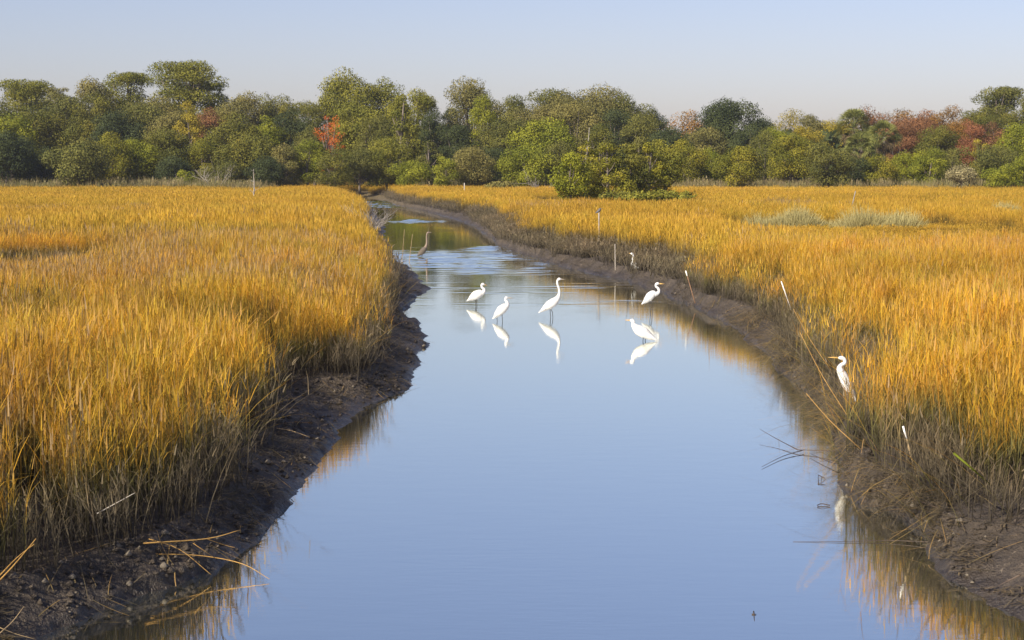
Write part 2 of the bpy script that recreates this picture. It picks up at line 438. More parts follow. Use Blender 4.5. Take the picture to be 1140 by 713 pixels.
def tuft(name, mat, n_stem, radius, hgt, w_stem, leaves, w_leaf, lean=0.10, seed=0, seedheads=0.3):
    r = np.random.default_rng(seed)
    ang = r.uniform(0, 2 * np.pi, n_stem); rad = radius * np.sqrt(r.uniform(0, 1, n_stem))
    base = np.stack([np.cos(ang) * rad, np.sin(ang) * rad, np.full(n_stem, -0.03)], -1)
    H = hgt * r.uniform(0.62, 1.08, n_stem)
    ld = r.uniform(0, 2 * np.pi, n_stem); la = np.abs(r.normal(0, lean, n_stem))
    d = np.stack([np.cos(ld) * la, np.sin(ld) * la, np.ones(n_stem)], -1)
    cv = np.stack([np.cos(ld) * la, np.sin(ld) * la, -0.3 * la], -1) * r.uniform(0.2, 1.4, (n_stem, 1))
    rn = r.uniform(0, 1, n_stem)
    one = np.ones(n_stem)
    parts = [strips(base, d, H, w_stem * r.uniform(0.7, 1.3, n_stem), cv, r.uniform(0, np.pi, n_stem), 3, 0 * one, H / hgt, rn)]
    for k in range(leaves):
        at = r.uniform(0.22, 0.85, n_stem)
        b = base + d * (H * at)[:, None] + cv * (H * at ** 2)[:, None]
        a2 = r.uniform(0, 2 * np.pi, n_stem); out = r.uniform(0.15, 0.55, n_stem)
        dd = np.stack([np.cos(a2) * out, np.sin(a2) * out, np.ones(n_stem)], -1)
        L = H * r.uniform(0.22, 0.45, n_stem)
        cc = np.stack([np.cos(a2) * out, np.sin(a2) * out, -1.2 * out], -1) * r.uniform(0.1, 1.2, (n_stem, 1))
        zt = (b[:, 2]) / hgt
        parts.append(strips(b, dd, L, w_leaf * r.uniform(0.6, 1.3, n_stem), cc, a2 + np.pi / 2 + r.normal(0, 0.5, n_stem), 2,
                            np.clip(zt, 0, 1), np.clip(zt + L * 0.85 / hgt, 0, 1.1), np.clip(rn + r.normal(0, 0.15, n_stem), 0, 1), 0.9))
    m = r.uniform(0, 1, n_stem) < seedheads
    if m.any():
        k = int(m.sum()); b = base[m] + d[m] * (H[m] * 0.95)[:, None] + cv[m] * (H[m] * 0.9)[:, None]
        parts.append(strips(b, d[m] + cv[m], H[m] * 0.16, np.full(k, w_stem * 2.2), cv[m], r.uniform(0, np.pi, k), 2, np.full(k, .98), np.full(k, 1.1), rn[m]))
    V, Fq, T, R = merge(parts)
    return mesh_obj(name, V, Fq, mat, attrs={'t': T, 'rnd': R}, link=False)


def scatter(name, protos, P, rotz, scl, mat, label=None, cat=None, tilt=None):
    """one object whose points carry a tuft each"""
    src = bpy.data.collections.new(name + '_source')
    for o in protos: src.objects.link(o)
    me = bpy.data.meshes.new(name)
    n = len(P)
    me.vertices.add(n); me.vertices.foreach_set('co', np.asarray(P, np.float32).ravel())
    rot = np.zeros((n, 3), np.float32); rot[:, 2] = rotz
    if tilt is not None: rot[:, 0] = tilt[0]; rot[:, 1] = tilt[1]
    a = me.attributes.new('rot', 'FLOAT_VECTOR', 'POINT'); a.data.foreach_set('vector', rot.ravel())
    a = me.attributes.new('scl', 'FLOAT_VECTOR', 'POINT'); a.data.foreach_set('vector', np.asarray(scl, np.float32).ravel())
    a = me.attributes.new('idx', 'INT', 'POINT'); a.data.foreach_set('value', rng.integers(0, len(protos), n).astype(np.int32))
    me.update()
    me.materials.append(mat)
    o = bpy.data.objects.new(name, me); COL.objects.link(o)
    g = bpy.data.node_groups.new(name + '_scatter', 'GeometryNodeTree')
    g.interface.new_socket('Geometry', in_out='INPUT', socket_type='NodeSocketGeometry')
    g.interface.new_socket('Geometry', in_out='OUTPUT', socket_type='NodeSocketGeometry')
    N = g.nodes; L = g.links
    gi, go = N.new('NodeGroupInput'), N.new('NodeGroupOutput')
    ci = N.new('GeometryNodeCollectionInfo'); ci.inputs['Collection'].default_value = src
    ci.inputs['Separate Children'].default_value = True; ci.inputs['Reset Children'].default_value = True
    iop = N.new('GeometryNodeInstanceOnPoints'); iop.inputs['Pick Instance'].default_value = True

    def na(nm, dt):
        x = N.new('GeometryNodeInputNamedAttribute'); x.data_type = dt; x.inputs['Name'].default_value = nm
        return x.outputs['Attribute']
    L.new(gi.outputs[0], iop.inputs['Points']); L.new(ci.outputs[0], iop.inputs['Instance'])
    L.new(na('idx', 'INT'), iop.inputs['Instance Index'])
    e2r = N.new('FunctionNodeEulerToRotation'); L.new(na('rot', 'FLOAT_VECTOR'), e2r.inputs[0]); L.new(e2r.outputs[0], iop.inputs['Rotation'])
    L.new(na('scl', 'FLOAT_VECTOR'), iop.inputs['Scale'])
    L.new(iop.outputs[0], go.inputs[0])
    md = o.modifiers.new('scatter', 'NODES'); md.node_group = g
    return tag(o, label, cat, kind='stuff')


def pts_zone(y0, y1, dens, seed, spread=1.22, pad=3.0):
    """random marsh points between two distances, in and a little beyond the view"""
    r = np.random.default_rng(seed)
    wmax = 0.285 * spread * y1 + pad
    n = int(dens * 2 * wmax * (y1 - y0))
    x = r.uniform(-wmax, wmax, n); y = r.uniform(y0, y1, n)
    k = np.abs(x) < 0.285 * spread * y + pad
    x, y = x[k], y[k]
    lg, lw, rw, rg = edges(y)
    d = np.where(x < (lw + rw) / 2, lg - x, x - rg)
    closed = y > 240
    k = (d > 0.0) | closed
    k &= ditch(x, y) < 0.35
    return x[k], y[k], np.where(closed[k], 5, d[k]), x[k] < ((lw + rw) / 2)[k]


LOW_STANDS = [(8.0, 21.0, 50, 83, 0.36), (0.5, 16, 108, 153, 0.3), (24, 30, 78, 101, 0.5), (-45, -8.6, 32, 43.6, 0.66), (-70, -17.0, 53, 66, 0.70)]


def hfield(x, y):
    base = np.interp(y, [0, 25, 60, 110, 260], [1.12, 1.05, 0.92, 0.80, 0.72])
    h = base * (1 + 0.30 * fbm(x * 0.5, y * 0.25, 77, 3)) * (1 + 0.22 * fbm(x * 0.08, y * 0.05, 78, 2))
    for (xa, xb, ya, yb, k) in LOW_STANDS:           # short grass in front of the low shrubs and the cedar clump
        m = smooth((x - xa) / 1.5) * smooth((xb - x) / 1.5) * smooth((y - ya) / 5) * smooth((yb - y) / 2)
        h = h * (1 - (1 - k) * m)
    return h


def tanfield(x, y):
    """how tan and seedy the stand is here: a belt across the left marsh and the creek's left edge"""
    v = -0.02 + 0.9 * fbm(x * 0.12, y * 0.10, 91, 3)
    v = v + 0.42 * smooth((8 - np.abs(y - 37)) / 5) * (x < 0)
    return v


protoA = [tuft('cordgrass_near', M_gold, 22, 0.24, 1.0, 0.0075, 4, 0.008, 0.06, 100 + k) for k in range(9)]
protoT = [tuft('cordgrass_tan', M_tan, 20, 0.24, 1.05, 0.0075, 3, 0.008, 0.07, 150 + k, 0.6) for k in range(6)]
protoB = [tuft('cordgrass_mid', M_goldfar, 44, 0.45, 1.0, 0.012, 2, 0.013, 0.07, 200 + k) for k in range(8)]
protoBT = [tuft('cordgrass_midtan', M_tan, 40, 0.45, 1.0, 0.012, 2, 0.012, 0.08, 250 + k, 0.6) for k in range(6)]
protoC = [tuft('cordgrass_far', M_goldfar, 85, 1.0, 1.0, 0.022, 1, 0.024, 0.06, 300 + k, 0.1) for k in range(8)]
protoD = [tuft('bank_grass', M_dead, 20, 0.22, 0.75, 0.0075, 3, 0.008, 0.16, 400 + k, 0.2) for k in range(8)]
protoE = [tuft('bank_grass_far', M_dead, 26, 0.42, 0.75, 0.020, 2, 0.02, 0.28, 450 + k, 0.1) for k in range(6)]
protoV = [tuft('verge', M_verge, 34, 0.9, 1.1, 0.06, 1, 0.06, 0.15, 500 + k, 0.1) for k in range(6)]


def place(name, protos, x, y, hs, mat, label, cat='grass', wide=1.0, lean=0.035):
    n = len(x)
    s = np.stack([np.full(n, wide), np.full(n, wide), hs], -1) * rng.uniform(0.88, 1.12, (n, 1))
    return scatter(name, protos, np.stack([x, y, ground_z(x, y)], -1), rng.uniform(0, 6.283, n), s, mat, label, cat,
                   (rng.normal(0, lean, n), rng.normal(0, lean, n)))


def grey_edge(x, y, d, left):
    """share of dead grey grass: wide along the right bank beyond 20 m, thin elsewhere"""
    wd = np.where(left, 0.35, np.interp(y, [12, 20, 26, 60, 120, 250], [0.3, 0.6, 0.9, 1.3, 1.5, 1.3]))
    return d < wd * (1 + 0.7 * fbm(x * 0.8, y * 0.5, 55, 3))


# near stand
x, y, d, left = pts_zone(8.5, 50, 13.0, 1)
g = grey_edge(x, y, d, left) & (rng.uniform(0, 1, len(x)) < 0.85)
tn = (tanfield(x, y) > rng.uniform(0.0, 1.0, len(x))) & ~g
gd = ~g & ~tn
edge_short = np.clip(0.86 + d * 0.4, 0, 1)
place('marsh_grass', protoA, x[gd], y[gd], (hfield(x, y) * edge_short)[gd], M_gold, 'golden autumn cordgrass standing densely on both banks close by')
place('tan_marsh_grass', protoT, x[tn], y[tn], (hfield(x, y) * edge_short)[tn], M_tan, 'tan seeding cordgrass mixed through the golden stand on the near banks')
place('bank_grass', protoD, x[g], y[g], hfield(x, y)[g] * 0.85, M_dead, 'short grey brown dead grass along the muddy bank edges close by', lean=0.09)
# dark grass planted as painted shade at the back of the left side channels
q = np.random.default_rng(66); n = 3200
cx = q.uniform(-34, -8, n); cy = q.uniform(43, 75, n)
k = (ditch(cx, cy) > 0.3) & (((cy > 46.3) & (cy < 52)) | (cy > 70.5))
cx, cy = cx[k], cy[k]
place('bank_grass', protoD, cx, cy, hfield(cx, cy) * 1.02, M_channelshade, 'dark brown grass painting the shade of the left marsh side channels', lean=0.09)
# middle stand
x, y, d, left = pts_zone(50, 115, 4.6, 2)
g = grey_edge(x, y, d, left)
tn = (tanfield(x, y) > rng.uniform(0.1, 1.1, len(x))) & ~g
gd = ~g & ~tn
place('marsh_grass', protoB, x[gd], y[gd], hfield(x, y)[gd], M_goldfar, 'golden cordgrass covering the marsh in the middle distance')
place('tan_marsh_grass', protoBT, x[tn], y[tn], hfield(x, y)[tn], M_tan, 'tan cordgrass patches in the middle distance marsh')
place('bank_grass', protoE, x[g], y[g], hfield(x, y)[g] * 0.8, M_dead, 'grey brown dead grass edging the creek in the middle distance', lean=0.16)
# far stand
x, y, d, left = pts_zone(115, 262, 1.1, 3)
g = grey_edge(x, y, d, left) & (y < 232)
gd = ~g
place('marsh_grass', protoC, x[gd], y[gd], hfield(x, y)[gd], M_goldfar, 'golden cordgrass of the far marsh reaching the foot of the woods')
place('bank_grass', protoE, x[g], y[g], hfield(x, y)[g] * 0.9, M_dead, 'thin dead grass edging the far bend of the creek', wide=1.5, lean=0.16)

# verge of pale reeds at the foot of the wood
r = np.random.default_rng(5)
n = 5200
x = r.uniform(-115, 115, n); y = r.uniform(204, 250, n) + 12 * fbm(x * 0.03, x * 0, 9, 2)
k = (fbm(x * 0.07, y * 0.05, 60, 3) + smooth((y - 203) / 30)) > 0.40
x, y = x[k], y[k]
k = ~((np.abs(x + 20) < 9) & (y < 245))
place('verge_grass', protoV, x[k], y[k], r.uniform(0.8, 1.7, int(k.sum())), M_verge, 'pale olive and tan rank grass along the foot of the woods')

# ------------------------------------------------------------------ tubes
def tube(pts, radii, sides=6, flat=1.0):
    pts = np.asarray(pts, float); n = len(pts)
    radii = np.asarray(radii, float) * np.ones(n)
    tang = np.gradient(pts, axis=0); tang /= np.linalg.norm(tang, axis=1)[:, None] + 1e-9
    ref = np.array([0, 0, 1.0]) if abs(tang[0][2]) < 0.8 else np.array([1.0, 0, 0])
    V, Fc = [], []
    u = np.cross(tang[0], ref); u /= np.linalg.norm(u)
    for i in range(n):
        u = u - tang[i] * np.dot(u, tang[i]); u /= np.linalg.norm(u) + 1e-9
        v = np.cross(tang[i], u)
        for k in range(sides):
            a = 2 * math.pi * k / sides
            V.append(pts[i] + radii[i] * (u * math.cos(a) * flat + v * math.sin(a)))
    for i in range(n - 1):
        for k in range(sides):
            k2 = (k + 1) % sides
            Fc.append((i * sides + k, i * sides + k2, (i + 1) * sides + k2, (i + 1) * sides + k))
    Fc.append(tuple(range(sides))[::-1]); Fc.append(tuple((n - 1) * sides + k for k in range(sides)))
    return V, Fc


class Tubes:
    def __init__(self): self.V, self.F, self.M = [], [], []
    def add(self, vf, m=0):
        o = len(self.V); self.V += list(vf[0]); self.F += [tuple(i + o for i in f) for f in vf[1]]; self.M += [m] * len(vf[1])
        return self
    def build(self, name, mats, parent=None, loc=None, link=True):
        V = np.array(self.V)
        return mesh_obj(name, V, self.F, mats, parent, mat_idx=self.M, smooth_sh=True, loc=loc, link=link)


def spline(pts, vals, m=5):
    """Catmull-Rom through the points"""
    P = np.asarray(pts, float); R = np.asarray(vals, float)
    Q = np.concatenate([[2 * P[0] - P[1]], P, [2 * P[-1] - P[-2]]])
    out, rr = [], []
    for i in range(1, len(Q) - 2):
        for s in np.linspace(0, 1, m, endpoint=False):
            a, b, c, d = Q[i - 1], Q[i], Q[i + 1], Q[i + 2]
            out.append(0.5 * (2 * b + (c - a) * s + (2 * a - 5 * b + 4 * c - d) * s * s + (3 * b - a - 3 * c + d) * s ** 3))
            rr.append(R[i - 1] * (1 - s) + R[i] * s)
    out.append(P[-1]); rr.append(R[-1])
    return np.array(out), np.array(rr)


# ------------------------------------------------------------------ trees
def crown_arrays(r, w, z0, z1, kind, leaf):
    """leaf sprays spread over many clumps inside the crown's outline; tree foot at the origin"""
    cz, hh, hw = (z0 + z1) / 2, (z1 - z0) / 2, w / 2
    C, Rb, Fl = [], [], []
    if kind == 'pine':
        nb = int(64 + w * 2.6)
        for k in range(nb):
            u = r.uniform(0, 1) ** 0.75
            zz = z0 + (z1 - z0) * u
            wr = hw * (1.0 - 0.45 * u ** 3) * (0.7 + 0.3 * min(1, u * 2.2))
            a = r.uniform(0, 2 * np.pi); q = math.sqrt(r.uniform(0, 1)) * 0.85
            b = r.uniform(0.17, 0.30) * w * 0.62
            C.append((math.cos(a) * wr * q, math.sin(a) * wr * q, min(zz, z1 - b * 0.55))); Rb.append(b); Fl.append(0.52)
        C.append((r.uniform(-.1, .1) * w, 0, z1 - 0.09 * w)); Rb.append(0.17 * w); Fl.append(0.5)
    elif kind == 'cedar':
        nb = int(34 + w * 3)
        for k in range(nb):
            u = r.uniform(0, 1) ** 1.15
            wr = hw * (1 - u) ** 0.62
            a = r.uniform(0, 2 * np.pi); q = r.uniform(0.45, 1.0)
            b = r.uniform(0.10, 0.17) * w * (1.1 - 0.6 * u)
            C.append((math.cos(a) * wr * q, math.sin(a) * wr * q, z0 + (z1 - z0) * u * 0.96)); Rb.append(b); Fl.append(0.8)
    else:
        nb = int({'round': 30, 'billow': 44, 'bush': 24, 'sparse': 44, 'low': 110}[kind] + w * 1.2)
        for k in range(nb):
            v = r.normal(0, 1, 3); v /= np.linalg.norm(v)
            q = r.uniform(0.5, 0.98) ** 0.7
            b = r.uniform(0.13, 0.24) * min(w, 1.6 * (z1 - z0)) * (0.78 if kind == 'sparse' else 1)
            wob = 1 + 0.16 * math.sin(3 * math.atan2(v[1], v[0]) + v[2] * 4 + w)
            zc = cz + v[2] * (hh - b * 0.6) * q
            C.append((v[0] * (hw - b * 0.55) * q * wob, v[1] * (hw - b * 0.55) * q * wob, zc)); Rb.append(b); Fl.append(0.78)
    C, Rb, Fl = np.array(C), np.array(Rb), np.array(Fl)
    dens = {'pine': 1.9, 'cedar': 2.3, 'round': 2.0, 'billow': 2.0, 'bush': 2.1, 'sparse': 0.9, 'low': 2.2}[kind]
    per = np.maximum(14, (dens * 4 * np.pi * Rb ** 2 * Fl / (leaf * leaf) * 0.62)).astype(int)
    bi = np.repeat(np.arange(len(C)), per); n = len(bi)
    v = r.normal(0, 1, (n, 3)); v[:, 2] = np.where(v[:, 2] < 0, v[:, 2] * r.uniform(0.4, 1, n), v[:, 2]); v /= np.linalg.norm(v, axis=1)[:, None]
    rr = Rb[bi] * r.uniform(0.62, 1.06, n) * (1 + 0.18 * np.sin(v[:, 0] * 7 + bi) * np.cos(v[:, 2] * 6))
    P = C[bi] + v * rr[:, None] * np.stack([np.ones(n), np.ones(n), Fl[bi]], -1)
    nrm = v + r.normal(0, 0.42, (n, 3)); nrm /= np.linalg.norm(nrm, axis=1)[:, None]
    a = np.cross(nrm, r.normal(0, 1, (n, 3))); a /= np.linalg.norm(a, axis=1)[:, None]
    b = np.cross(nrm, a)
    s = leaf * r.uniform(0.45, 1.15, n)[:, None]
    asp = r.uniform(0.45, 0.8, n)[:, None]
    quad = np.stack([P - a * s * 0.6, P - b * s * asp * 0.5, P + a * s * 0.6, P + b * s * asp * 0.5], 1).reshape(-1, 3)
    quad[:, 2] = np.maximum(quad[:, 2], 0.05)
    Fq = np.arange(4 * n).reshape(-1, 4)
    cl = r.uniform(0, 1, len(C))[bi]
    return quad, Fq, np.repeat(r.uniform(0, 1, n), 4), np.repeat(cl, 4), C


def branch(tb, p, d, L, rad, depth, r, sides=5, m=0, droop=0.0):
    n = 5
    pts = [p]; dd = d / np.linalg.norm(d)
    for k in range(n - 1):
        dd = dd + r.normal(0, 0.10, 3); dd[2] += droop; dd /= np.linalg.norm(dd)
        pts.append(pts[-1] + dd * L / (n - 1))
    tb.add(tube(pts, np.linspace(rad, rad * 0.45, n), sides), m)
    if depth > 0:
        for k in range(r.integers(2, 4)):
            i = r.integers(2, n); a = r.uniform(0, 2 * np.pi)
            nd = dd + np.array([math.cos(a), math.sin(a), r.uniform(-0.1, 0.6)]) * r.uniform(0.6, 1.0)
            branch(tb, pts[i], nd, L * r.uniform(0.5, 0.75), rad * 0.5, depth - 1, r, max(3, sides - 1), m, droop)


TREE_GROUP = 'trees and bushes of the wood'
BASE_Z = 1.0


def tree(name, kind, px, top, wpx, D, leafkey, label, cat='tree', crown_from=0.22, leaf=None, base_z=None, group=TREE_GROUP, seed=None, bare=0):
    s = seed if seed is not None else int(px * 7 + top * 13 + D * 3)
    r = np.random.default_rng(s)
    tp = at_dist(px, top, D)
    bz = float(ground_z(tp[0], D)) if base_z is None else base_z
    h = tp[2] - bz; w = wpx / F_PX * D
    root = empty(name, (tp[0], D, bz)); tag(root, label, cat, group)
    leaf = leaf or max(0.17, min(0.27, w * 0.028))
    if D > 255 and cat == 'tree' and kind != 'billow': w *= 1.22
    z0 = h * crown_from if kind in ('round', 'billow', 'sparse', 'pine') else 0.02
    if kind == 'low' and D < 120:
        n = 5200; a = r.uniform(0, 6.283, n); q = np.sqrt(r.uniform(0, 1, n)); C = np.zeros((3, 3)) + [0, 0, h * .5]
        lump = 1 + 0.22 * np.sin(a * 3 + px) + 0.12 * np.sin(a * 7)
        bx, by_ = np.cos(a) * q * w * 0.44 * lump, np.sin(a) * q * w * 0.34 * lump
        L = h * np.sqrt(np.clip(1 - 0.72 * q * q, 0.05, 1)) * r.uniform(0.55, 1.08, n) * (1 + 0.2 * np.sin(bx * 3.1 + px))
        d3 = np.stack([np.cos(a) * q * 0.5 + r.normal(0, .25, n), np.sin(a) * q * 0.5 + r.normal(0, .25, n), np.ones(n)], -1)
        d3 /= np.linalg.norm(d3, axis=1)[:, None]
        V, Fq, _t, R = strips(np.stack([bx, by_, 0 * bx - 0.03], -1), d3, L, r.uniform(0.012, 0.026, n), r.normal(0, 0.14, (n, 3)), r.uniform(0, 3.14, n), 3, 0 * a, 0 * a + 1, r.uniform(0, 1, n), 0.6)
        Cl = 0.25 + 0.5 * _t
    else:
        V, Fq, R, Cl, C = crown_arrays(r, w, z0, h, kind, leaf)
    mesh_obj('foliage' if cat in ('bush', 'shrub') else 'crown', V, Fq, LEAF[leafkey], root, attrs={'rnd': R, 'clump': Cl})
    tb = Tubes()
    tr = max(0.04, 0.022 * h)
    topk = 0.9 if kind in ('pine', 'cedar') else 0.62
    lean = r.normal(0, 0.03 * h, 2)
    tz = [0, 0.25, 0.5, 0.75, 1.0]
    tpts = [(lean[0] * t * t, lean[1] * t * t, h * topk * t - 0.05) for t in tz]
    tb.add(tube(tpts, [tr * 1.25, tr, tr * 0.85, tr * 0.6, tr * 0.25], 7))
    for c in C[::3]:
        k = min(0.8, max(0.15, c[2] / h * 0.75)); q = np.array([lean[0] * k * k, lean[1] * k * k, h * topk * k])
        mid = (q + c) / 2 + np.array([0, 0, -0.03 * h])
        tb.add(tube([q, mid, c], [tr * 0.45, tr * 0.3, tr * 0.12], 4))
    for k in range(bare):
        a = r.uniform(0, 6.28); q = np.array([0, 0, h * 0.5])
        branch(tb, q, np.array([math.cos(a) * 0.5, math.sin(a) * 0.5, 1.0]), h * 0.28, tr * 0.3, 2, r, 4)
    tb.build('stems' if cat in ('bush', 'shrub') else 'trunk', M_greywood if bare else M_bark, root)
    return root


# (name, kind, px, top, width px, distance, leaf, label)
BACK = [
    ('oak_tree', 'round', -14, 104, 74, 268, 'oak', 'broad green oak cut by the left edge of the picture'),
    ('pine_tree', 'pine', 27, 88, 66, 278, 'pine', 'flat topped olive pine, first on the skyline from the left edge'),
    ('pine_tree', 'pine', 62, 97, 34, 285, 'oakgrey', 'small grey green pine with bare pale twigs on the left skyline'),
    ('oak_tree', 'round', 100, 85, 62, 272, 'oakgrey', 'grey green rounded oak on the skyline, left of the spreading pine'),
    ('pine_tree', 'pine', 141, 80, 62, 280, 'pine', 'spreading pine with clumped top, left of the tallest pine'),
    ('pine_tree', 'pine', 206, 67, 84, 276, 'pine', 'tallest pine on the left skyline with layered open crown'),
    ('pine_tree', 'pine', 238, 92, 34, 284, 'dark', 'dark small pine clump just right of the tallest left pine'),
    ('oak_tree', 'round', 172, 104, 70, 266, 'oakgrey', 'mid green oak below and left of the tallest left pine'),
    ('oak_tree', 'round', 266, 98, 60, 270, 'oakgrey', 'grey green round oak right of the tallest left pine'),
    ('oak_tree', 'round', 304, 101, 56, 276, 'oak', 'darker green oak in the skyline dip left of the red tree'),
    ('hardwood_tree', 'round', 340, 97, 52, 270, 'olive', 'yellowish olive tree above and left of the red tree'),
    ('pine_tree', 'billow', 385, 73, 80, 272, 'pine', 'tall bright green pine directly above the red tree'),
    ('pine_tree', 'billow', 430, 82, 66, 276, 'pine', 'second tall green pine right of the red tree'),
    ('pine_tree', 'billow', 462, 92, 62, 262, 'pine', 'light olive pine at the right end of the tall pine group'),
    ('oak_tree', 'round', 497, 112, 44, 280, 'dark', 'dark tree in the notch between the tall pines and the rounded oak'),
    ('oak_tree', 'round', 525, 84, 66, 268, 'oakgrey', 'round olive oak standing alone above the creek bend'),
    ('hardwood_tree', 'round', 570, 103, 52, 276, 'olive', 'olive and rust tree right of the round oak above the creek bend'),
    ('oak_tree', 'round', 614, 90, 66, 272, 'olive', 'oak with a yellow brown top at the left of the wide live oak'),
    ('live_oak', 'round', 657, 88, 92, 264, 'oakgrey', 'widest grey green live oak in the middle of the skyline'),
    ('live_oak', 'round', 696, 99, 62, 262, 'oak', 'live oak forming the right shoulder of the widest live oak'),
    ('oak_tree', 'round', 727, 120, 44, 266, 'dark', 'dark low oak where the middle skyline drops to the right'),
    ('hardwood_tree', 'sparse', 760, 121, 68, 284, 'orange', 'thin orange brown leaved tree left of the dark domed live oak'),
    ('live_oak', 'round', 812, 107, 70, 262, 'dark', 'dark domed live oak right of the thin orange tree'),
    ('oak_tree', 'round', 850, 124, 36, 272, 'dark', 'small dark crown at the right foot of the domed live oak'),
    ('hardwood_tree', 'sparse', 880, 118, 48, 280, 'yellow', 'sparse yellow tree with thin twigs against the sky'),
    ('oak_tree', 'round', 905, 123, 42, 276, 'oakgrey', 'small grey green oak on the skyline left of the palmettos'),
    ('hardwood_tree', 'round', 936, 126, 50, 274, 'yellow', 'yellow green autumn tree behind the palmettos'),
    ('hardwood_tree', 'sparse', 972, 116, 60, 284, 'rust', 'thin brown half bare tree on the skyline above the palmettos'),
    ('hardwood_tree', 'sparse', 1004, 120, 58, 280, 'orange', 'light brown autumn tree on the skyline right of the palmettos'),
    ('hardwood_tree', 'round', 1032, 117, 48, 278, 'rust', 'dull red crowned tree on the right skyline'),
    ('hardwood_tree', 'round', 1062, 114, 54, 274, 'orange', 'orange brown tree on the skyline between two reddish ones'),
    ('hardwood_tree', 'round', 1092, 118, 54, 270, 'olive', 'yellow olive tree left of the dark pine near the right edge'),
    ('pine_tree', 'pine', 1112, 96, 62, 276, 'oak', 'jagged dark pine rising highest near the right edge'),
    ('oak_tree', 'round', 1146, 104, 50, 270, 'olive', 'green and yellow tree cut by the right edge'),
]
MID = [
    ('oak_tree', 'round', 12, 132, 74, 252, 'bright', 'light green rounded tree low on the left edge under the skyline'),
    ('hardwood_tree', 'round', 42, 122, 60, 256, 'olive', 'olive tree below the small pine with bare twigs'),
    ('oak_tree', 'round', 72, 104, 62, 262, 'oak', 'green oak between the first pines of the left skyline'),
    ('hardwood_tree', 'round', 104, 104, 64, 255, 'olive', 'warm olive tree below the grey green skyline oak'),
    ('oak_tree', 'round', 130, 122, 66, 250, 'dark', 'very dark oak under the spreading pine'),
    ('oak_tree', 'round', 160, 112, 66, 256, 'oak', 'green oak under the tallest left pine'),
    ('hardwood_tree', 'round', 210, 117, 34, 246, 'yellow', 'small yellow green tree below the tallest left pine'),
    ('oak_tree', 'round', 190, 128, 70, 250, 'oakgrey', 'grey green oak around the small yellow green tree'),
    ('hardwood_tree', 'round', 236, 122, 46, 252, 'rust', 'brownish tree right of the small yellow green one'),
    ('hardwood_tree', 'round', 262, 130, 72, 244, 'olive', 'broad orange tinged olive tree behind the marsh snag'),
    ('hardwood_tree', 'round', 292, 125, 50, 250, 'bright', 'yellow green tree top left of the red tree'),
    ('oak_tree', 'round', 322, 122, 58, 252, 'dark', 'dark green oak immediately left of the red tree'),
    ('maple_tree', 'sparse', 367, 121, 34, 238, 'red', 'scarlet red maple glowing against the green pines'),
    ('oak_tree', 'round', 350, 142, 50, 244, 'oak', 'green oak under and behind the red tree'),
    ('pine_tree', 'billow', 402, 104, 70, 250, 'pine', 'olive pine just right of the red tree'),
    ('pine_tree', 'cedar', 445, 104, 78, 242, 'pine', 'broad light olive conifer below the tall pine group'),
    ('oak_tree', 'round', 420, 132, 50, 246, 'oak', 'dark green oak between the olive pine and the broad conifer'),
    ('oak_tree', 'round', 484, 126, 46, 250, 'dark', 'dark oak right of the broad conifer'),
    ('oak_tree', 'round', 508, 140, 52, 246, 'dark', 'near black tree under the round oak'),
    ('hardwood_tree', 'round', 537, 110, 42, 254, 'bright', 'yellow green tree below the round oak above the creek bend'),
    ('oak_tree', 'round', 560, 120, 62, 248, 'oak', 'green oak left of the bright domed tree'),
    ('oak_tree', 'round', 590, 112, 58, 256, 'oakgrey', 'soft grey green oak left of the widest live oak'),
    ('hardwood_tree', 'round', 606, 134, 82, 240, 'bright', 'bright green domed tree in front of the widest live oak'),
    ('oak_tree', 'round', 640, 112, 66, 252, 'oakgrey', 'pale grey green oak bulging from the widest live oak'),
    ('oak_tree', 'round', 684, 122, 56, 250, 'dark', 'deep green oak under the right shoulder of the live oak'),
    ('hardwood_tree', 'round', 668, 142, 50, 238, 'olive', 'brownish olive tree with bare twigs above the marsh cedars'),
    ('oak_tree', 'round', 712, 128, 56, 248, 'oak', 'green oak where the skyline falls right of the live oak'),
    ('oak_tree', 'round', 742, 142, 56, 244, 'dark', 'dark green tree below the thin orange tree'),
    ('oak_tree', 'round', 786, 134, 56, 254, 'oakgrey', 'grey green tree leaning on the dark domed live oak'),
    ('oak_tree', 'round', 834, 138, 54, 252, 'dark', 'dark tree under the domed live oak'),
    ('oak_tree', 'round', 862, 138, 50, 248, 'bright', 'mid green tree left of the sparse yellow tree'),
    ('hardwood_tree', 'round', 898, 136, 46, 250, 'yellow', 'yellow leaved tree below the small grey green oak'),
    ('oak_tree', 'round', 884, 146, 62, 244, 'olive', 'brown green tree left of the palmettos'),
    ('oak_tree', 'round', 1002, 138, 46, 256, 'rust', 'brown tree just right of the palmettos'),
    ('hardwood_tree', 'round', 1022, 128, 62, 262, 'rust', 'rusty brown crown under the dull red skyline tree'),
    ('hardwood_tree', 'round', 1044, 140, 50, 254, 'olive', 'olive brown tree under the orange brown skyline tree'),
    ('hardwood_tree', 'round', 1088, 131, 44, 250, 'crimson', 'crimson red tree at the right side of the wood'),
    ('hardwood_tree', 'round', 1066, 132, 46, 258, 'orange', 'orange tan tree left of the crimson tree'),
    ('hardwood_tree', 'round', 1112, 138, 52, 250, 'rust', 'brown tree right of the crimson tree'),
    ('oak_tree', 'round', 1136, 140, 60, 240, 'bright', 'leafy green tree at the right edge below the jagged pine'),
    ('hardwood_tree', 'round', 1092, 158, 24, 242, 'yellow', 'small golden bush-like tree under the crimson tree'),
]
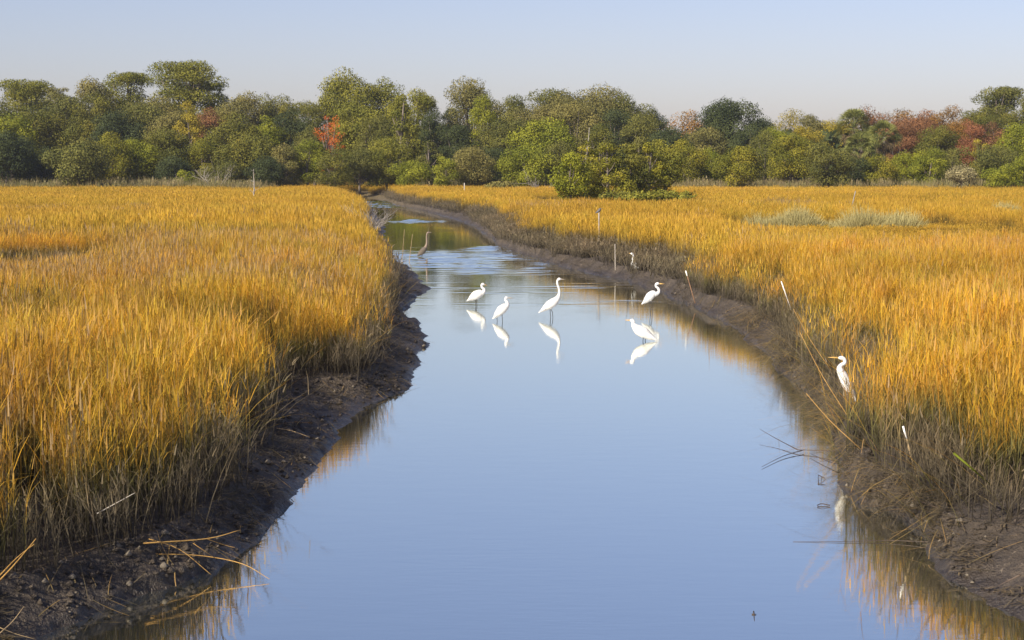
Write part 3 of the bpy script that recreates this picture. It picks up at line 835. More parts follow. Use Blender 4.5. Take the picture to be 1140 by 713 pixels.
FRONT = [
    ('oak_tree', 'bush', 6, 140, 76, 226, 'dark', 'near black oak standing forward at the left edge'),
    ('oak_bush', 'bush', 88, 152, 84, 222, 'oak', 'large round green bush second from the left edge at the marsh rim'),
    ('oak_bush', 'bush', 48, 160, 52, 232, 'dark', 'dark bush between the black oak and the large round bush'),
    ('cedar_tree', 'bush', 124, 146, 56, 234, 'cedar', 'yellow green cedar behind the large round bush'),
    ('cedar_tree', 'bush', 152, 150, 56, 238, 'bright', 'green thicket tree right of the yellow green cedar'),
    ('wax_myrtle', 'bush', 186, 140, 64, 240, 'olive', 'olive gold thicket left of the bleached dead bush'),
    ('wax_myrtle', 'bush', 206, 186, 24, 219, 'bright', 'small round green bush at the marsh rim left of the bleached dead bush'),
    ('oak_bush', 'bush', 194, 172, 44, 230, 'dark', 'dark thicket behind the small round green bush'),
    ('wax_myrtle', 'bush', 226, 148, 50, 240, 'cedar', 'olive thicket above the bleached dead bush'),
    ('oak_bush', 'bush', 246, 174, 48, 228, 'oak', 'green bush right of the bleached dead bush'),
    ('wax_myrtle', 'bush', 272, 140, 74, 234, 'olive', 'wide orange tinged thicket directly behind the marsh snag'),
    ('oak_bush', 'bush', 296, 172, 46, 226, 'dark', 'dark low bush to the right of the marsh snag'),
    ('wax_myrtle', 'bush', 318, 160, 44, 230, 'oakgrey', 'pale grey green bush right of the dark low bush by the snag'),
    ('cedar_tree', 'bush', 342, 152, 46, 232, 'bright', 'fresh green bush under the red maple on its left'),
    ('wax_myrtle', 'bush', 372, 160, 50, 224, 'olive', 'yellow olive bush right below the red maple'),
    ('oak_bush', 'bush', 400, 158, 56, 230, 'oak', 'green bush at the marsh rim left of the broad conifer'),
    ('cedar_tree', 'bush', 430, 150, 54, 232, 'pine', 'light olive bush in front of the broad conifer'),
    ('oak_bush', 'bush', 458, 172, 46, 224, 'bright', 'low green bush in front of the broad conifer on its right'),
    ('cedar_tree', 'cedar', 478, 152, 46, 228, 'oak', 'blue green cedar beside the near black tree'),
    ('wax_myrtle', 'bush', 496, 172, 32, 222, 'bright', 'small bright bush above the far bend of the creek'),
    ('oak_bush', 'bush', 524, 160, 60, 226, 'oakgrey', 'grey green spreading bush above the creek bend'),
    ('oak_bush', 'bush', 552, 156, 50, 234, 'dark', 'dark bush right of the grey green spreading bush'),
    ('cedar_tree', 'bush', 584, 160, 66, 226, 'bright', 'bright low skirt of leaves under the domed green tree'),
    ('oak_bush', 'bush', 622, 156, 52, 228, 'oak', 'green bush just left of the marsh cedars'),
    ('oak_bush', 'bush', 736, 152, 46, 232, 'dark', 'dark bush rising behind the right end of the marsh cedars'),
    ('wax_myrtle', 'bush', 762, 154, 52, 226, 'cedar', 'first olive green bush right of the marsh cedars'),
    ('wax_myrtle', 'bush', 794, 158, 46, 230, 'bright', 'second olive green bush right of the marsh cedars'),
    ('oak_bush', 'bush', 824, 160, 60, 216, 'cedar', 'rounded olive bush under the domed live oak'),
    ('oak_bush', 'bush', 852, 140, 46, 236, 'oak', 'tall green bush right of the rounded olive bush'),
    ('wax_myrtle', 'bush', 880, 142, 58, 230, 'cedar', 'tall warm green thicket under the sparse yellow tree'),
    ('oak_bush', 'bush', 922, 150, 60, 214, 'oak', 'round deep green bush left of the palmettos at the rim'),
    ('wax_myrtle', 'bush', 980, 166, 50, 220, 'cedar', 'low yellow green bush at the foot of the palmettos'),
    ('oak_bush', 'bush', 955, 172, 40, 220, 'dark', 'dark low bush hiding the foot of the taller palmetto'),
    ('oak_bush', 'bush', 1012, 164, 46, 226, 'bright', 'bright green bush right of the palmettos'),
    ('wax_myrtle', 'bush', 1036, 160, 42, 222, 'bright', 'yellow green bush left of the pale seeding bush'),
    ('oak_bush', 'bush', 1058, 154, 44, 234, 'oak', 'green tree-like bush behind the pale seeding bush'),
    ('groundsel_bush', 'bush', 1072, 180, 34, 212, 'pale', 'pale seeding bush with whitish plumes at the right marsh rim'),
    ('oak_bush', 'bush', 1112, 158, 62, 226, 'oak', 'large green bush right of the pale seeding bush'),
    ('wax_myrtle', 'bush', 1108, 184, 36, 212, 'bright', 'low bright bush in front of the large green right hand bush'),
    ('wax_myrtle', 'bush', 1140, 172, 44, 214, 'bright', 'bright green bush at the far right rim of the marsh'),
    ('oak_bush', 'bush', -30, 150, 60, 236, 'oak', 'green bush beyond the left edge'),
    ('oak_bush', 'bush', 1176, 150, 60, 236, 'oak', 'green bush beyond the right edge'),
]
for row in (BACK, MID, FRONT):
    for (nm, kd, px, top, wp, D, lf, lab) in row:
        bush = kd == 'bush' and nm != 'oak_tree' and nm != 'cedar_tree'
        tree(nm, kd, px, top - (6 if row is MID and kd == 'round' and (px < 760 or px > 990) else 0), wp, D, lf, lab, 'bush' if bush else 'tree', crown_from=0.12,
             bare=3 if kd == 'sparse' and lf != 'red' else 0)

# marsh cedars standing forward in the marsh and their grassy skirt
CED = [(636, 173, 44, 146, 'bright', 'low bright green marsh cedar at the left end of the forward clump'),
       (654, 163, 44, 151, 'cedar', 'yellow green marsh cedar second from the left in the forward clump'),
       (677, 159, 48, 149, 'cedar', 'tallest yellow green marsh cedar in the middle of the forward clump'),
       (702, 163, 46, 152, 'olive', 'brown tinged marsh cedar right of the tallest in the forward clump'),
       (722, 164, 42, 156, 'cedar', 'olive marsh cedar second from the right in the forward clump'),
       (741, 158, 44, 158, 'pine', 'darker marsh cedar at the right end of the forward clump')]
for i, (px, top, wp, D, lf, lab) in enumerate(CED):
    tree('cedar_tree', 'cedar' if i in (1, 2, 4) else 'bush', px, top - 6, wp * (1.45 if i in (1, 2, 4) else 1.15), D, lf, lab, 'tree', leaf=0.17, group='cedars standing forward in the marsh')

# low shrubs scattered over the marsh
LOWS = [(733, 211, 84, 140, 'pine', 'low olive green shrub mound at the foot of the forward cedars'),
        (880, 234, 92, 80, 'sage', 'low sage grey shrub, the narrower of two in the right marsh'),
        (978, 233, 98, 78, 'sage', 'low sage grey domed shrub, the larger of two in the right marsh'),
        (692, 212, 50, 142, 'olive', 'low brownish shrub under the middle forward cedar'),
        (1120, 229, 60, 100, 'sage', 'faint pale shrub in the golden grass near the right edge'),
        (560, 201, 40, 212, 'oakgrey', 'low pale thicket between the creek bend and the wood'),
        (640, 203, 46, 208, 'dark', 'low brown shrub left of the forward cedars')]
for (px, top, wp, D, lf, lab) in LOWS:
    tree('marsh_shrub', 'low', px, top, wp, D, lf, lab, 'shrub', leaf=0.085 if D < 120 else 0.24, group='low shrubs scattered over the marsh')

# palmettos
def palmetto(px, top, D, h_trunk_frac, size, label, seed):
    r = np.random.default_rng(seed)
    tp = at_dist(px, top, D); bz = float(ground_z(tp[0], D)); h = tp[2] - bz
    root = empty('palmetto_palm', (tp[0], D, bz)); tag(root, label, 'palm', 'palmettos among the right hand trees')
    hc = h - size * 0.62
    Tubes().add(tube([(0, 0, -0.1), (0.1, 0, hc * 0.5), (0.05, 0, hc)], [0.22, 0.18, 0.24], 8)).build('trunk', M_bark, root)

    def fans(name, n, lo, hi, mat, length):
        Vs, Fs, Rn, off = [], [], [], 0
        for k in range(n):
            a = r.uniform(0, 2 * np.pi); e = r.uniform(lo, hi)
            d = np.array([math.cos(a) * math.cos(e), math.sin(a) * math.cos(e), math.sin(e)])
            c = np.array([0, 0, hc]) + d * length * 0.55
            side = np.cross(d, (0, 0, 1)); side /= np.linalg.norm(side); up = np.cross(side, d)
            ro = r.normal(0, 0.8); side, up = side * math.cos(ro) + up * math.sin(ro), up * math.cos(ro) - side * math.sin(ro)
            for j in range(11):
                b = math.radians(-75 + 15 * j)
                dd = d * math.cos(b) + side * math.sin(b)
                tip = c + dd * length * 0.5 + np.array([0, 0, -0.12 * length]); wv = np.cross(dd, up); wv /= np.linalg.norm(wv)
                Vs += [c - wv * 0.02, c + dd * length * 0.28 - wv * 0.055, tip, c + dd * length * 0.28 + wv * 0.055]
                Fs.append((off, off + 1, off + 2, off + 3)); off += 4; Rn += [r.uniform(0, 1)] * 4
            pv = [np.array([0, 0, hc]) - side * 0.03, c - side * 0.03, c + side * 0.03, np.array([0, 0, hc]) + side * 0.03]
            Vs += pv; Fs.append((off, off + 1, off + 2, off + 3)); off += 4; Rn += [0.3] * 4
        mesh_obj(name, np.array(Vs), np.array(Fs), mat, root, attrs={'rnd': Rn, 'clump': Rn})
    fans('crown', 58, -0.45, 1.35, LEAF['palm'], size)
    fans('dead_fronds', 22, -1.35, -0.7, LEAF['deadfrond'], size * 0.85)


palmetto(951, 127, 234, 0.6, 2.9, 'taller palmetto palm with shaggy grey trunk amid autumn trees', 1)
palmetto(984, 139, 230, 0.6, 2.5, 'second palmetto palm, lower, right beside the taller one', 2)
palmetto(958, 152, 226, 0.6, 2.2, 'shortest palmetto palm in front of the two taller ones', 3)

# understory that closes the wood behind the tree rows
r = np.random.default_rng(88)
n = 26000
ux = r.uniform(-110, 110, n); uy = r.uniform(268, 300, n)
uh = 8.2 + 2.2 * fbm(ux * 0.06, uy * 0.06, 5, 3)
uh = np.where(np.abs(ux) > 0, uh, 0)
uz = 0.8 + uh * r.uniform(0, 1, n) ** 0.8
nr3 = r.normal(0, 1, (n, 3)); nr3[:, 1] -= 0.8; nr3[:, 2] += 0.5; nr3 /= np.linalg.norm(nr3, axis=1)[:, None]
a3 = np.cross(nr3, r.normal(0, 1, (n, 3))); a3 /= np.linalg.norm(a3, axis=1)[:, None]; b3 = np.cross(nr3, a3)
P = np.stack([ux, uy, uz], -1); s3 = r.uniform(0.5, 1.2, (n, 1))
quad = np.stack([P - a3 * s3, P - b3 * s3 * 0.6, P + a3 * s3, P + b3 * s3 * 0.6], 1).reshape(-1, 3)
u = mesh_obj('understory', quad, np.arange(4 * n).reshape(-1, 4), LEAF['dark'], attrs={'rnd': np.repeat(r.uniform(0, 1, n), 4), 'clump': np.repeat(r.uniform(0, 1, n), 4)})
tag(u, 'dark tangled understory filling the wood behind the trees', 'undergrowth', kind='stuff')

# bleached dead bushes and snags
def snag(name, px, base_py, base_zz, hpx, label, cat, seed, spread=0.35, nb=9, depth=1, mat=None, trunk=True, rad=None, group=None, lean=0.0, base=None):
    r = np.random.default_rng(seed)
    b = base if base is not None else on_level(px, base_py, base_zz)
    h = hpx / F_PX * b[1]
    tb = Tubes(); rad = rad or h * 0.02
    if trunk:
        tz = np.linspace(0, 1, 7)
        pts = [(lean * h * t + 0.012 * h * math.sin(t * 9 + seed), 0.01 * h * math.cos(t * 7), h * t - 0.1) for t in tz]
        tb.add(tube(pts, rad * (1.3 - 1.0 * tz), 7))
        for k in range(nb):
            t = r.uniform(0.25, 0.95); a = r.uniform(0, 6.28)
            branch(tb, np.array([lean * h * t, 0, h * t]), np.array([math.cos(a), math.sin(a), r.uniform(-0.1, 0.7)]), h * spread * (1.15 - t) * r.uniform(0.5, 1), rad * 0.4, depth, r, 4)
    else:
        for k in range(nb):
            a = r.uniform(0, 6.28)
            branch(tb, np.array([math.cos(a) * h * 0.1, math.sin(a) * h * 0.1, -0.02]), np.array([math.cos(a) * spread, math.sin(a) * spread, 0.8]) + r.normal(0, 0.15, 3),
                   h * r.uniform(0.6, 0.95), rad, depth, r, 4)
    o = tb.build(name, mat or M_greywood, loc=b)
    return tag(o, label, cat, group)


snag('dead_tree', 283, 228, 0.75, 41, 'bare weathered snag standing alone in the left marsh before the wood', 'dead tree', 3, 0.28, 8)
snag('dead_bush', 240, 0, 0, 26, 'bleached dead bush with spreading bare limbs at the wood edge', 'bush', 4, 0.75, 9, 2, M_greywood, False, 0.05, base=np.array([(240 - 570) / F_PX * 216, 216, 0.9]))
snag('dead_tree', 652, 0, 0, 72, 'pale leaning dead trunk poking up behind the forward cedars', 'dead tree', 6, 0.25, 6, 1, M_palewood, base=np.array([(650 - 570) / F_PX * 212, 212, 0.9]), lean=0.07, rad=0.06)
snag('dead_bush', 604, 0, 0, 18, 'small grey twiggy dead bush left of the forward cedars', 'bush', 7, 1.0, 12, 2, M_greywood, False, 0.05, base=np.array([(604 - 570) / F_PX * 206, 206, 0.9]))
snag('dead_bush', 411, 0, 0, 34, 'grey twiggy dead clump overhanging the left bank of the upper creek', 'bush', 8, 1.0, 60, 1, M_greywood, False, 0.012, base=np.array([(409 - 570) / F_PX * 88, 88, 0.35]))
snag('bare_tree', 45, 0, 0, 44, 'bare pale branches of a dead treetop on the left skyline', 'dead tree', 9, 0.5, 10, 2, M_palewood, base=np.array([(47 - 570) / F_PX * 266, 266, 9.5]) * np.array([1, 1, 0]) + np.array([0, 0, 8.6]), rad=0.10) if False else None


def stake(name, p_top, p_bot, r0, r1, mats, label, cat='stake', D=None, zt=None, group='stakes and sticks standing in the marsh', tip=0.0, tipmat=None, bend=0.0):
    """pole between two traced ends at one distance"""
    a, b = at_dist(*p_bot, D), at_dist(*p_top, D)
    b = b + np.array([0, 0.15, 0]); mid = (a + b) / 2 + np.array([bend, 0, 0])
    n = 7; pts, rr = spline([a, mid, b], [r0, (r0 + r1) / 2, r1], 3)
    tb = Tubes()
    k = int(round(len(pts) * (1 - tip)))
    if tip > 0:
        tb.add(tube(pts[:k + 1] - a, rr[:k + 1], 7), 0)
        tb.add(tube(pts[k:] - a, rr[k:] * 1.2, 7), 1)
        o = tb.build(name, [mats, tipmat], loc=a)
    else:
        o = tb.add(tube(pts - a, rr, 7)).build(name, mats, loc=a)
    return tag(o, label, cat, group)


stake('bird_perch_post', (667, 237), (667, 291), 0.028, 0.026, M_greywood, 'tall pale post with a small bird on its top by the right bank', 'post', 66)
stake('stick', (738, 246), (738, 285), 0.035, 0.03, M_brownwood, 'short reddish brown stick in the gold grass right of the bird post', 'stick', 72)
stake('stick', (685, 272), (685, 301), 0.016, 0.014, M_greywood, 'pale stick at the mud edge left of the small distant egret', 'stick', 57)
stake('leaning_stake', (764, 302), (774, 338), 0.012, 0.013, M_brownwood, 'stake with white top leaning over the mud right of the nearer egrets', 'stake', 44.3, tip=0.28, tipmat=M_white)
stake('leaning_stake', (871, 314), (890, 372), 0.009, 0.009, M_greywood, 'white tipped cane leaning out of the right bank grass above the leaning reeds', 'stake', 35, tip=0.4, tipmat=M_white)
stake('leaning_stake', (1009, 477), (1028, 560), 0.008, 0.009, M_straw, 'white topped stake leaning in the nearest right bank reeds', 'stake', 17.6, tip=0.28, tipmat=M_white)
stake('post', (155, 238), (156, 262), 0.06, 0.075, M_greywood, 'short forked grey post alone in the left marsh', 'post', 78)
stake('leaning_stick', (953, 213), (946, 240), 0.022, 0.03, M_greywood, 'leaning pale stick behind the two sage shrubs', 'stick', 100)
stake('post', (517, 204), (517, 216), 0.05, 0.05, M_palewood, 'tiny whitish post in the far marsh above the upper creek', 'post', 175)
stake('reed_stalk', (450, 256), (447, 297), 0.012, 0.008, M_straw, 'left of two thin stalks standing in the water by the heron', 'reed', 67, group='thin stalks in the water by the heron')
stake('reed_stalk', (459, 261), (455, 297), 0.012, 0.008, M_straw, 'right of two thin stalks standing in the water by the heron', 'reed', 67, group='thin stalks in the water by the heron')

# ------------------------------------------------------------------ birds
def bird(name, foot_px, foot_py, foot_z, D, body, neck, bill, legs, mats, label, cat, face=1, yaw=0.0, wing=None, sc=1.0):
    """side-view joints in metres from the feet: body and neck (x, z, radius), bill (x, z)"""
    tb = Tubes()
    chain = [(x, 0, z) for x, z, _ in body + neck]; rad = [q * (1.34 if cat == 'heron' else 1.24) for *_, q in body] + [q * 1.22 for *_, q in neck]
    pts, rr = spline(chain, rad, 6)
    nb = (len(body)) * 6
    tb.add(tube(pts[:nb + 1], rr[:nb + 1], 12, 0.82), 0)
    tb.add(tube(pts[nb - 2:], rr[nb - 2:], 10, 0.9), 1)
    hx, hz, hr = neck[-1]; hr *= 1.15
    # rounded skull, bill, eyes
    bx, bz = bill
    d = np.array([bx - hx, 0, bz - hz]); dl = np.linalg.norm(d); d /= dl
    h0 = np.array([hx, 0, hz])
    tb.add(tube([h0 - d * hr * 0.9, h0 - d * hr * 0.55, h0, h0 + d * hr * 0.9, h0 + d * hr * 1.7], [hr * 0.35, hr * 0.85, hr * 1.12, hr * 0.85, hr * 0.42], 10, 0.85), 1)
    tb.add(tube([h0 + d * hr * 1.3, h0 + d * dl * 0.6, h0 + d * dl], [hr * 0.5, hr * 0.3, hr * 0.06], 8, 0.7), 2)
    for s in (-1, 1):
        e = h0 + d * hr * 0.75 + np.array([0, s * hr * 0.72, hr * 0.2])
        tb.add(tube([e - (0, s * .002, 0), e, e + (0, s * .003, 0)], [0.002, 0.005, 0.002], 6), 4)
    # folded wings hugging the back, drooping to the tail
    x0, z0, _ = body[0]; x1, z1, r1 = body[-1]; m = body[len(body) // 2]
    for s in (-1, 1):
        w0 = np.array([x1 - 0.02, s * r1 * 0.55, z1 + r1 * 0.25]); w2 = np.array([x0 - 0.03, s * 0.012, z0 - 0.015])
        w1 = np.array([m[0], s * m[2] * 0.66, m[1] + m[2] * 0.12])
        wp, wr = spline([w0, (w0 + w1) / 2 + (0, s * .01, 0.01), w1, (w1 + w2) / 2 + (0, 0, 0.005), w2], [0.02, m[2] * 0.62, m[2] * 0.68, m[2] * 0.45, 0.006], 5)
        V, Fc = tube(wp, wr, 10)
        cy = s * m[2] * 0.62
        V = [np.array([v[0], cy + (v[1] - cy) * 0.45, v[2]]) for v in V]
        tb.add((V, Fc), 5)
    # legs with backward ankle, toes
    for lx, s in legs:
        hip = np.array([m[0] + 0.02, s * 0.03, m[1] - m[2] * 0.5])
        ank = np.array([lx - 0.02, s * 0.03, hip[2] * 0.52]); ft = np.array([lx, s * 0.03, -0.12])
        tb.add(tube([hip, (hip * 0.6 + ank * 0.4)], [0.022, 0.010], 7), 0)
        tb.add(tube([hip * 0.7 + ank * 0.3, ank, ft], [0.008, 0.0075, 0.006], 7), 3)
        for t in (-0.5, 0, 0.5, 3.1):
            tb.add(tube([ft + (0, 0, .004), ft + (0.06 * math.cos(t), 0.06 * math.sin(t), 0)], [0.004, 0.002], 5), 3)
    V = np.array(tb.V); V[:, 0] *= face
    if face < 0: tb.F = [f[::-1] for f in tb.F]
    tb.V = [v * sc for v in V]
    base = on_level(foot_px, foot_py, foot_z)
    if foot_z > 0: base[2] = max(base[2], float(ground_z(base[0], base[1])))
    o = tb.build(name, mats, loc=base); o.rotation_euler = (0, 0, yaw)
    return tag(o, label, cat, 'wading birds in and beside the creek')


EG = [M_feather, M_feather, M_bill, M_leg, M_eye, M_feather]
HE = [M_heron, M_heronneck, M_greybill, M_leg, M_eye, M_heronwing]
bird('egret', 615, 354, 0, 0, [(-.29, .13, .008), (-.20, .20, .045), (-.08, .29, .082), (.03, .365, .080)],
     [(.115, .45, .052), (.155, .55, .027), (.150, .67, .021), (.115, .78, .019), (.115, .86, .020), (.150, .90, .026)], (.31, .885), [(0.02, -1), (-0.03, 1)],
     [M_feather, M_feather, M_greybill, M_leg, M_eye, M_feather], 'tall white egret stretching its neck straight up in mid creek', 'egret')
bird('egret', 531, 340.5, 0, 0, [(-.23, .13, .010), (-.14, .19, .06), (-.03, .26, .095), (.08, .31, .080)],
     [(.155, .335, .048), (.185, .40, .030), (.135, .455, .024), (.115, .51, .022), (.145, .545, .027)], (.26, .51), [(0.01, -1), (-0.02, 1)],
     EG, 'hunched white egret furthest left, neck folded and bill tucked down', 'egret')
bird('egret', 559.5, 358, 0, 0, [(-.20, .07, .010), (-.13, .15, .055), (-.03, .255, .085), (.06, .33, .070)],
     [(.105, .375, .045), (.100, .44, .028), (.065, .49, .022), (.080, .535, .025)], (.275, .525), [(0.01, -1), (-0.11, 1)],
     [M_feather, M_feather, M_greybill, M_leg, M_eye, M_feather], 'white egret with dark bill held level, between the hunched and tall egrets', 'egret')
bird('egret', 725.5, 349.5, 0, 0, [(-.21, .24, .010), (-.14, .31, .052), (-.05, .41, .080), (.03, .47, .072)],
     [(.10, .475, .045), (.165, .515, .028), (.160, .595, .024), (.100, .650, .022), (.100, .70, .023), (.130, .72, .027)], (.31, .71), [(0.02, -1), (-0.02, 1)],
     EG, 'white egret near the right bank with S curved neck and orange bill facing right', 'egret')
bird('egret', 716, 380, 0, 0, [(-.25, .03, .012), (-.14, .09, .055), (-.02, .165, .090), (.09, .225, .085)],
     [(.165, .29, .055), (.200, .35, .034), (.195, .39, .026), (.215, .415, .028)], (.365, .425), [(0.02, -1), (-0.03, 1)],
     EG, 'nearest wading white egret, crouched and facing left with yellow bill', 'egret', face=-1)
bird('egret', 947, 474, 0.20, 0, [(-.055, .17, .010), (-.02, .26, .036), (.05, .39, .050), (.10, .50, .048)],
     [(.145, .585, .035), (.135, .64, .022), (.085, .675, .019), (.095, .72, .019), (.125, .735, .022)], (.30, .745), [(0.02, -1), (-0.02, 1)],
     EG, 'upright white egret half hidden among the right bank reeds', 'egret', face=-1)
bird('egret', 705.5, 308, 0.10, 0, [(-.13, .16, .012), (-.08, .19, .045), (-.02, .24, .075), (.01, .32, .062)],
     [(.02, .40, .038), (.02, .48, .028), (.025, .56, .025), (.05, .61, .028)], (.16, .62), [(0.02, -1), (-0.02, 1)],
     EG, 'small distant egret standing on the right mud bank with thin upright neck', 'egret', face=-1)
bird('heron', 470.5, 286, 0, 0, [(-.20, .03, .012), (-.13, .10, .055), (-.02, .20, .085), (.07, .30, .075)],
     [(.13, .40, .048), (.165, .52, .032), (.165, .68, .027), (.165, .84, .025), (.185, .92, .026), (.215, .95, .032)], (.37, .965), [(0.02, -1), (-0.03, 1)],
     HE, 'grey brown heron with tall straight neck on the blue rippled water', 'heron')
# small perching bird
pb = at_dist(667, 237, 66) + np.array([0, 0.15, 0])
tb = Tubes()
pt, rr = spline([(-.13, 0, -.02), (-.05, 0, .03), (.01, 0, .075), (.04, 0, .13), (.06, 0, .155)], [.01, .045, .055, .045, .03], 5)
tb.add(tube(pt, rr, 10)); tb.add(tube([(.075, 0, .155), (.15, 0, .15)], [.012, .002], 6))
for s in (-1, 1): tb.add(tube([(.0, s * .015, .05), (.0, s * .015, -.01)], [.006, .005], 5))
tag(tb.build('small_bird', M_heronwing, loc=pb), 'small dark kingfisher-like bird perched on the tall pale post', 'bird')

# ------------------------------------------------------------------ sticks, reeds and litter on the banks
def rods(name, lines, mat, label, cat, r0=0.006, group=None):
    """one branch made of several traced rods; each point (px, py, z)"""
    tb = Tubes(); org = None
    for ln in lines:
        P = np.array([on_level(x, y, z) for x, y, z in ln[0]])
        if org is None: org = P[0].copy()
        rr = np.linspace(ln[1], ln[1] * 0.35, len(P))
        pt, rr = spline(P - org, rr, 4) if len(P) > 2 else (P - org, rr)
        tb.add(tube(pt, rr, 6))
    return tag(tb.build(name, mat, loc=org), label, cat, group)


rods('fallen_branch', [([(985, 508, .14), (949, 503, .10), (920, 502, .05), (888, 501, .03)], .011), ([(888, 501, .03), (865, 489, .06), (846, 478, .10)], .006),
                       ([(895, 501, .03), (872, 508, .02), (848, 520, .015)], .006), ([(960, 522, .08), (925, 515, .04), (902, 505, .03)], .008)],
     M_darktwig, 'dark forked branch reaching from the right bank over the water', 'branch')
rods('floating_stick', [([(1042, 604, .03), (990, 602, .015), (940, 603, .008), (883, 603, .004)], .0045)], M_darktwig, 'thin straight stick lying level on the water at lower right', 'stick')
rods('bent_twig', [([(911, 540, .0), (911, 529, .05)], .006), ([(911, 529, .05), (919, 534, .03), (911, 540, .0)], .005), ([(915, 531, .04), (914, 539, .01)], .004)],
     M_darktwig, 'small triangular bent twig poking from the water by the right bank', 'twig')
rods('floating_twig', [([(924, 563, .01), (915, 561, .015), (910, 563, .01), (915, 565, .008), (922, 564, .01)], .006)], M_darktwig, 'small looped twig floating below the triangular twig', 'twig')
rods('floating_twig', [([(839, 681, .0), (840, 686, .02)], .006), ([(837, 684, .004), (842, 684, .004)], .006)], M_darktwig, 'tiny dark twig tip alone in the water at bottom centre right', 'twig')
rods('fallen_reed', [([(160, 605, .34), (230, 600, .30), (268, 590, .34)], 0.0070), ([(172, 617, .22), (225, 619, .16), (270, 628, .10), (300, 645, .02)], 0.0058),
                     ([(165, 600, .34), (200, 612, .24), (235, 640, .05)], 0.0046), ([(230, 600, .30), (250, 607, .2), (262, 610, .18)], 0.0035), ([(215, 605, .3), (240, 622, .14)], 0.0035)],
     M_goldreed, 'splayed orange straw reeds fallen across the lower left mud', 'reed')
rods('fallen_reed', [([(-6, 652, .42), (15, 630, .60), (40, 600, .85)], 0.0070), ([(-4, 645, .42), (18, 622, .62), (38, 606, .80)], 0.0058)], M_goldreed, 'thick orange reed stems bent over at the lower left corner', 'reed')
rods('fallen_reed', [([(0, 705, .28), (14, 692, .32), (27, 675, .42)], 0.0041), ([(0, 699, .3), (18, 706, .24), (40, 712, .20)], 0.0035)], M_straw, 'short straw stalk on the mud at the bottom left corner', 'reed')
rods('fallen_reed', [([(108, 572, .62), (130, 560, .70), (150, 549, .80)], 0.0052)], M_palewood, 'single pale stalk leaning against the left bank grass', 'reed')
rods('fallen_reed', [([(308, 477, .30), (325, 480, .28), (345, 487, .22)], 0.0070)], M_straw, 'straw stalk lying on the left mud bank at its middle bay', 'reed')
rods('fallen_branch', [([(1045, 566, .30), (1010, 553, .2), (985, 545, .14), (950, 534, .08)], 0.0058)], M_darktwig, 'dark branch lying along the right mud under the reeds', 'branch')
rods('fallen_branch', [([(1136, 640, .3), (1126, 645, .26), (1112, 652, .2)], 0.0093)], M_darktwig, 'short dark log on the right mud near the corner', 'branch')
rods('green_reed', [([(1062, 505, .95), (1080, 520, .85), (1104, 541, .62)], .012)], LEAF['bright'], 'bent green leaf blade in the nearest right hand reeds', 'reed')
for k, (x0, y0, x1, y1, lab) in enumerate([(885, 345, 925, 412, 'golden reed leaning outward above the upright egret, upper one'),
                                           (893, 372, 948, 470, 'long golden reed leaning across in front of the upright egret'),
                                           (900, 440, 958, 500, 'golden reed leaning low toward the water below the upright egret')]):
    stake('leaning_reed', (x0, y0), (x1, y1), 0.005, 0.003, M_goldreed, lab, 'reed', on_level(x1, y1 + 8, 0.4)[1], group='reeds leaning over the right bank', bend=-0.03)

# tangle of drooping stems spilling over the right bank
r = np.random.default_rng(21)
n = 3000
yy = r.uniform(15.2, 40, n) ** 1.0
lg, lw, rw, rg = edges(yy)
xx = rw + (rg - rw) * r.uniform(0.0, 1.35, n) ** np.interp(yy, [15, 19, 21], [0.5, 0.8, 1.0])
keep = vnoise(yy * 1.1, yy * 0 + 2, 5) > -0.22
xx, yy = xx[keep], yy[keep]; n = len(xx)
base = np.stack([xx, yy, ground_z(xx, yy) + 0.02], -1); base[:, 2] = np.maximum(base[:, 2], 0.03)
a = r.normal(np.pi * 1.05, 1.0, n)
el = r.uniform(0.15, 1.1, n)
dd = np.stack([np.cos(a), np.sin(a), el], -1); cc = np.stack([np.cos(a) * 0.3, np.sin(a) * 0.3, -el * 0.95], -1)
L = r.uniform(0.2, 0.62, n) * np.where(r.uniform(0, 1, n) < 0.15, 1.6, 1.0)
V, Fq, T, R = strips(base, dd, L, r.uniform(0.005, 0.014, n), cc, a + np.pi / 2 + r.normal(0, .6, n), 5, np.full(n, .35), np.full(n, .75), r.uniform(0, 1, n), 0.7)
V[:, 2] = np.maximum(V[:, 2], 0.012)
mi = np.repeat((r.uniform(0, 1, n) < 0.3).astype(int), 5)
tag(mesh_obj('fallen_reeds', V, Fq, [M_dead, M_tan], mat_idx=mi, attrs={'t': T, 'rnd': R}), 'tangle of drooping dead reeds spilling over the right bank', 'reeds', kind='stuff')

n = 46
eb = on_level(947, 474, 0.2)
xx = eb[0] + r.uniform(-0.30, 0.22, n); yy = eb[1] - r.uniform(0.12, 0.6, n)
base = np.stack([xx, yy, ground_z(xx, yy)], -1); a = r.normal(np.pi, 0.5, n); el = r.uniform(1.2, 5, n)
dd = np.stack([np.cos(a), np.sin(a), el], -1); dd /= np.linalg.norm(dd, axis=1)[:, None]
V, Fq, T, R = strips(base, dd, r.uniform(0.3, 0.72, n), r.uniform(0.005, 0.010, n), np.stack([np.cos(a) * .2, np.sin(a) * .2, a * 0 - .15], -1), a + np.pi / 2 + r.normal(0, .6, n), 4,
                     np.full(n, .25), np.full(n, .95), r.uniform(0, 1, n), 0.8)
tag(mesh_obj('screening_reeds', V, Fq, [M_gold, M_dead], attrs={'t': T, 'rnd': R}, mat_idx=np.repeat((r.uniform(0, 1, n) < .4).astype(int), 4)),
    'sparse golden and grey stems half screening the egret on the right bank', 'reeds', kind='stuff')

